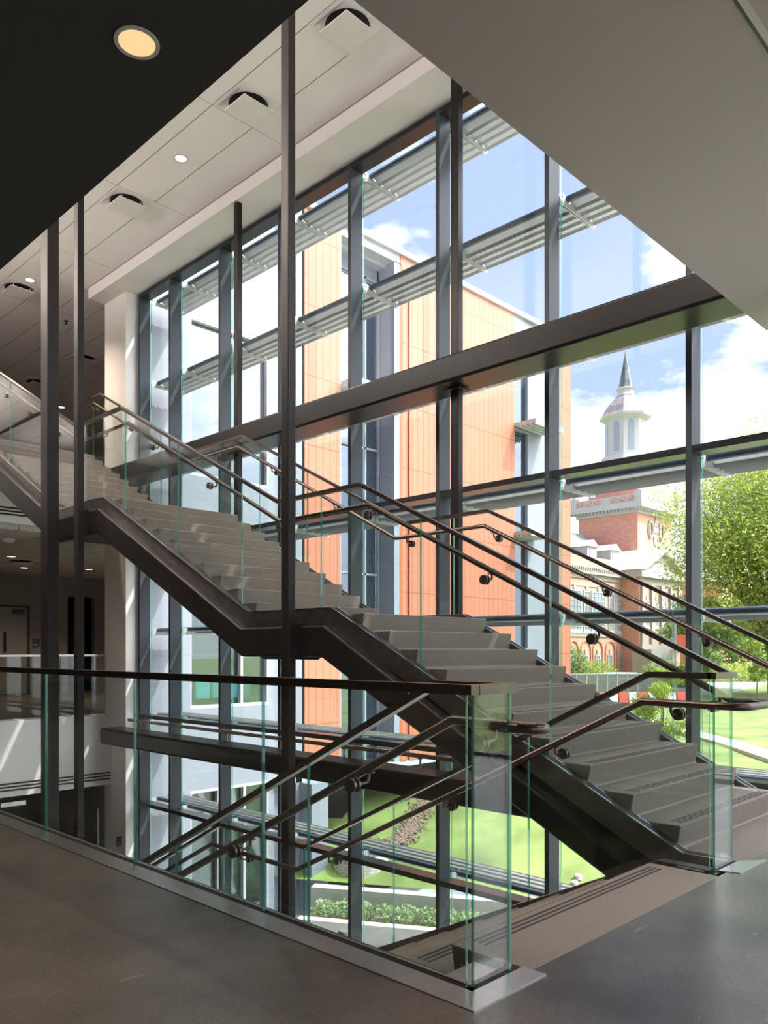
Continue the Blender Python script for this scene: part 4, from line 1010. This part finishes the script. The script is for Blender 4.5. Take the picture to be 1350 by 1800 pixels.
dt.build('dentils', 'white_trim', hall)
bl = MB(); ins = MB(); zb0, zb1 = zc1+.35, zc1+1.2
bl.box(tx0-.5, tx0-.35, ty0-.5, ty1+.5, zb0, zb1); bl.box(tx0-.35, tx1+.5, ty0-.5, ty0-.35, zb0, zb1)
for i in range(7):
    if i == 3: continue
    for side in (0, 1):
        span = (ty1-ty0) if side == 0 else (tx1-tx0); q = (ty0 if side == 0 else tx0)+span*(i+.5)/7; h_ = .42
        if side == 0:
            ins.box(tx0-.52, tx0-.5, q-h_, q+h_, zb0+.14, zb1-.14)
            for e_ in (1, -1): bl.tube([(tx0-.53, q-h_, (zb0+zb1)/2-e_*.28), (tx0-.53, q+h_, (zb0+zb1)/2+e_*.28)], .045, 5)
        else:
            ins.box(q-h_, q+h_, ty0-.52, ty0-.5, zb0+.14, zb1-.14)
            for e_ in (1, -1): bl.tube([(q-h_, ty0-.53, (zb0+zb1)/2-e_*.28), (q+h_, ty0-.53, (zb0+zb1)/2+e_*.28)], .045, 5)
bl.build('balustrade', 'white_trim', hall); ins.build('balustrade_panel', 'red_brick_side', hall)
for (xx, yy) in ((tx0-.4, ty0-.4), (tx0-.4, ty1+.4), (tx1+.4, ty0-.4)):
    m = MB(); m.box(xx-.4, xx+.4, yy-.4, yy+.4, zc1+.3, zc1+1.5); m.lathe((xx, yy, zc1+1.5), [(.3, 0), (.15, .2), (.38, .6), (.32, .95), (.1, 1.2), (.16, 1.4), (.02, 1.9)], 10); m.build('urn_pedestal', 'white_trim', hall)
s2 = 3.0; z2 = lens_z(0, 828, cxx, cyy)
hb('tower_stage', 'red_brick', cxx-s2, cxx+s2, cyy-s2, cyy+s2, zc1, z2); MB().box(cxx-s2-.03, cxx-s2, cyy-s2, cyy+s2, zc1, z2).build('tower_stage', 'red_brick_side', hall)
hb('stage_cornice', 'white_trim', cxx-s2-.5, cxx+s2+.5, cyy-s2-.5, cyy+s2+.5, z2, z2+.6)
# clock-like roundels and carved crest
m = MB(); m.tube([(cxx, cyy-s2-.1, z2-1.3), (cxx, cyy-s2-.02, z2-1.3)], .7, 20); m.build('roundel', 'white_trim', hall)
cr_ = MB(); yc = ty0-.12; zc_c = lens_z(0, 933, cxx, ty0)
def ring(mb, x, z, rx_, rz_, t=.14):
    pth = [(x+rx_*math.cos(a*math.pi/8), yc, z+rz_*math.sin(a*math.pi/8)) for a in range(17)]; mb.tube(pth, t, 6)
ring(cr_, cxx-1.3, zc_c, .5, .9); ring(cr_, cxx+1.3, zc_c, .5, .9); cr_.box(cxx-.55, cxx+.55, yc, yc+.12, zc_c-1.1, zc_c+.4); cr_.prism([(cxx-.45, zc_c+.5), (cxx+.45, zc_c+.5), (cxx+.2, zc_c+1.2), (cxx, zc_c+1.6), (cxx-.2, zc_c+1.2)], yc, yc+.12, axis='y')
cr_.prism([(cxx-.55, zc_c-1.1), (cxx+.55, zc_c-1.1), (cxx+.25, zc_c-1.7), (cxx-.25, zc_c-1.7)], yc, yc+.12, axis='y')
cr_.build('carved_crest', 'limestone', hall)
zl0 = z2+.6; zl1 = lens_z(0, 735, cxx, cyy); zl2 = lens_z(0, 700, cxx, cyy); zl3 = lens_z(0, 692, cxx, cyy); ztip = lens_z(0, 616, cxx, cyy)
OC = math.pi/8
MB().lathe((cxx, cyy, 0), [(2.75, zl0), (2.75, zl0+.9), (2.3, zl0+1.0), (2.3, zl1-.2)], 8, a0=OC).build('lantern', 'white_trim', hall)
MB().lathe((cxx, cyy, 0), [(2.3, zl1-.5), (2.9, zl1-.15), (2.95, zl1+.1), (2.7, zl1+.2)], 8, a0=OC).build('lantern_cornice', 'white_trim', hall)
MB().lathe((cxx, cyy, 0), [(2.8, zl1+.15), (2.6, zl1+.5), (2.3, zl1+1.1), (1.75, zl1+1.8), (1.1, zl2+.1)], 8, a0=OC).build('dome', 'copper_roof', hall)
MB().lathe((cxx, cyy, 0), [(1.05, zl2-.1), (1.15, zl2+.2), (.95, zl2+.4), (.9, zl3+.3), (1.1, zl3+.45), (.85, zl3+.6)], 8, a0=OC).build('spire_base', 'white_trim', hall)
MB().lathe((cxx, cyy, 0), [(.82, zl3+.5), (.02, ztip)], 8, a0=OC).build('spire', 'spire_slate', hall)
for i in range(8):
    an = i*math.pi/4; rr = 2.3*math.cos(OC)+.03; cx_, cy_ = cxx+rr*math.cos(an), cyy+rr*math.sin(an); tx_, ty_ = -math.sin(an), math.cos(an)
    w_ = .34; zb_, zt_ = zl0+1.4, zl1-1.1
    prof = [(-w_, zb_), (w_, zb_), (w_, zt_), (w_*.7, zt_+.3), (0, zt_+.45), (-w_*.7, zt_+.3), (-w_, zt_)]
    m = MB(); n = len(prof); vs = [(cx_+tx_*a, cy_+ty_*a, z) for a, z in prof]+[(cx_+tx_*a-.1*math.cos(an), cy_+ty_*a-.1*math.sin(an), z) for a, z in prof]
    m.add(vs, [tuple(range(n)), tuple(range(n, 2*n))]+[(q, (q+1) % n, n+(q+1) % n, n+q) for q in range(n)]); m.build('arched_window', 'old_window', hall)
# low brick roofs further right
o = MB(); q0 = atD(1184, 1000, 100); q1 = atD(1300, 1000, 100); o.box(q0.x, q1.x+6, q0.y-6, q0.y, ZG, 9.5); tag(o.build('building', ['red_brick']), 'distant low brick building right of the tower behind the leaves', 'building')
# ------------------------------------------------------------------ fence, barriers, car, pole
def line_pts(u0, u1, D, n): 
    a, b_ = atfw(u0, D), atfw(u1, D); return [Vector(a).lerp(Vector(b_), i/n) for i in range(n+1)]
fe = tag(empty('chain_fence', atfw(1060, 50)), 'grey chain link construction fence in front of the brick hall', 'fence')
pp = line_pts(995, 1175, 50, 10)
for q in pp: z = gz(q.x, q.y); MB().tube([(q.x, q.y, z), (q.x, q.y, z+1.7)], .04, 6).build('post', 'fence_grey', fe)
me_ = MB()
for a, b_ in zip(pp, pp[1:]):
    za = gz(a.x, a.y)
    for i in range(24):
        f0, f1 = i/24, min(1, (i+3)/24); me_.tube([a.lerp(b_, f0)+Vector((0, 0, 0)), a.lerp(b_, f1)+Vector((0, 0, 1.65))], .013, 3, caps=False); me_.tube([a.lerp(b_, f1), a.lerp(b_, f0)+Vector((0, 0, 1.65))], .013, 3, caps=False)
    me_.tube([a+Vector((0, 0, 1.65)), b_+Vector((0, 0, 1.65))], .03, 5)
me_.build('mesh', 'fence_grey', fe)
pp = line_pts(1052, 1205, 45, 9)
for i, (a, b_) in enumerate(zip(pp, pp[1:])):
    z = gz(a.x, a.y); d = (b_-a).normalized(); n = Vector((-d.y, d.x, 0)); m = MB(); k = len(m.v)
    a2 = a+d*.05; b2 = b_-d*.05; w1, w2 = .28, .10; vs = []
    for q in (a2, b2): vs += [(q+n*w1)+Vector((0, 0, .02)), (q-n*w1)+Vector((0, 0, .02)), (q-n*w2)+Vector((0, 0, .85)), (q+n*w2)+Vector((0, 0, .85))]
    m.add(vs, [(0, 1, 2, 3), (7, 6, 5, 4), (0, 4, 5, 1), (1, 5, 6, 2), (2, 6, 7, 3), (3, 7, 4, 0)])
    tag(m.build('road_barrier', ['barrier_red' if i % 2 == 0 else 'car_white']), ('red' if i % 2 == 0 else 'white')+' plastic road barrier beside the road, %s from the left' % ORD[i], 'barrier', ('red' if i % 2 == 0 else 'white')+' road barriers')
c0 = atfw(1096, 54); car = tag(empty('car', c0), 'small red and white vehicle parked behind the fence', 'car'); cx_, cy_, cz_ = c0
MB().prism([(cx_-2, cz_+.35), (cx_+2, cz_+.35), (cx_+2, cz_+.95), (cx_+1.2, cz_+1.05), (cx_-1.9, cz_+1.05)], cy_-.85, cy_+.85, axis='y').build('body', 'car_red', car, bevel=.06)
MB().prism([(cx_-1.6, cz_+1.05), (cx_+1.1, cz_+1.05), (cx_+.6, cz_+1.6), (cx_-1.3, cz_+1.6)], cy_-.75, cy_+.75, axis='y').build('cabin', 'car_white', car, bevel=.05)
for dx_ in (-1.25, 1.25):
    for dy_ in (-.8, .6): MB().cyl((cx_+dx_, cy_+dy_, cz_+.33), (0, 1, 0), .33, .2, 16).build('wheel', 'black', car)
b0 = atfw(1187, 52); pl = tag(empty('banner_pole', b0), 'pale street pole with a small red banner beside the mullion', 'pole')
MB().tube([b0, (b0[0], b0[1], b0[2]+5.2)], .07, 8).build('pole', 'coping', pl); q = Vector(b0); d = Vector((bx_.x, ax.x, 0)).normalized()
m = MB(); A = [q+d*.1, q+d*.65]; m.add([A[0]+Vector((0, 0, 3.1)), A[1]+Vector((0, 0, 3.1)), A[1]+Vector((0, 0, 4.1)), A[0]+Vector((0, 0, 4.1)), A[0]+Vector((.03, -.03, 3.1)), A[1]+Vector((.03, -.03, 3.1)), A[1]+Vector((.03, -.03, 4.1)), A[0]+Vector((.03, -.03, 4.1))], [(0, 1, 2, 3), (7, 6, 5, 4), (0, 4, 5, 1), (1, 5, 6, 2), (2, 6, 7, 3), (3, 7, 4, 0)]); m.build('banner', 'barrier_red', pl)
# two white domed lights in the grass
for i, (u, v) in enumerate(((1016, 1544), (1010, 1556))):
    g_ = ground(u, v); g_ = (g_[0], g_[1], g_[2]+.03); m = MB(); m.lathe(g_, [(.085, -.05), (.08, .03), (.05, .06), (.01, .07)], 14); tag(m.build('ground_cap', ['white_trim'], smooth=True), 'small white round cap in the lawn, %s of the pair' % ('farther' if i == 0 else 'nearer'), 'ground cap')
# ------------------------------------------------------------------ person outside
def person(base, face):
    x, y, z = base; o = empty('person', base); tag(o, 'bald person in a dark shirt walking outside below, only the head visible', 'person')
    V = [(0, 0, .95), (0, 0, 1.15), (0, 0, 1.36), (0, 0, 1.46), (0, 0, 1.53), (.01, 0, 1.64), (0, .12, 1.42), (0, .21, 1.38), (.02, .25, 1.10), (.10, .24, .86), (0, -.12, 1.42), (0, -.21, 1.38), (.02, -.25, 1.10), (.10, -.24, .86),
         (0, .10, .88), (.02, .11, .48), (0, .11, .08), (.13, .12, .04), (0, -.10, .88), (.05, -.11, .48), (-.10, -.11, .10), (.03, -.12, .05)]
    E_ = [(0, 1), (1, 2), (2, 3), (3, 4), (4, 5), (2, 6), (6, 7), (7, 8), (8, 9), (2, 10), (10, 11), (11, 12), (12, 13), (0, 14), (14, 15), (15, 16), (16, 17), (0, 18), (18, 19), (19, 20), (20, 21)]
    RD = [.14, .13, .15, .07, .055, .095, .09, .06, .045, .035, .09, .06, .045, .035, .10, .07, .045, .04, .10, .07, .045, .04]
    me = bpy.data.meshes.new('body'); c_, s_ = math.cos(face), math.sin(face)
    me.from_pydata([(a*c_-b*s_, a*s_+b*c_, q) for a, b, q in V], E_, []); ob = bpy.data.objects.new('body', me); COL.objects.link(ob)
    me.materials.append(M['skin'])
    sk = ob.modifiers.new('skin', 'SKIN'); 
    for v_, r in zip(me.skin_vertices[0].data, RD): v_.radius = (r, r)
    me.skin_vertices[0].data[0].use_root = True
    sb_ = ob.modifiers.new('sub', 'SUBSURF'); sb_.levels = 2; sb_.render_levels = 2
    ob.parent = o
    sh = MB(); sh.lathe((x, y, z), [(.17, .92), (.165, 1.1), (.20, 1.3), (.19, 1.42), (.09, 1.50)], 16); sh.build('shirt', 'dark_shirt', o, smooth=True)
    for sy in (1, -1): 
        px_, py_ = x-s_*sy*.21, y+c_*sy*.21; qx, qy = x-s_*sy*.26, y+c_*sy*.26; sh = MB(); sh.tube([(x-s_*sy*.12, y+c_*sy*.12, z+1.42), (px_, py_, z+1.37), (qx, qy, z+1.02)], [.085, .075, .06], 12); sh.build('sleeve', 'dark_shirt', o, smooth=True)
    for sy in (1, -1):
        lx, ly = x-s_*sy*.10, y+c_*sy*.10; MB().tube([(lx, ly, z+.96), (lx, ly, z+.5), (lx, ly, z+.08)], [.115, .085, .065], 12).build('trouser_leg', 'trousers', o, smooth=True)
    hr = MB(); hr.lathe((x-c_*.02, y-s_*.02, z+1.60), [(.093, 0), (.101, .05), (.085, .09)], 16); hr.build('hair', 'grey_hair', o, smooth=True)
pp_ = atfw(604, 11.75); person((pp_[0], pp_[1], ZL), math.radians(120))
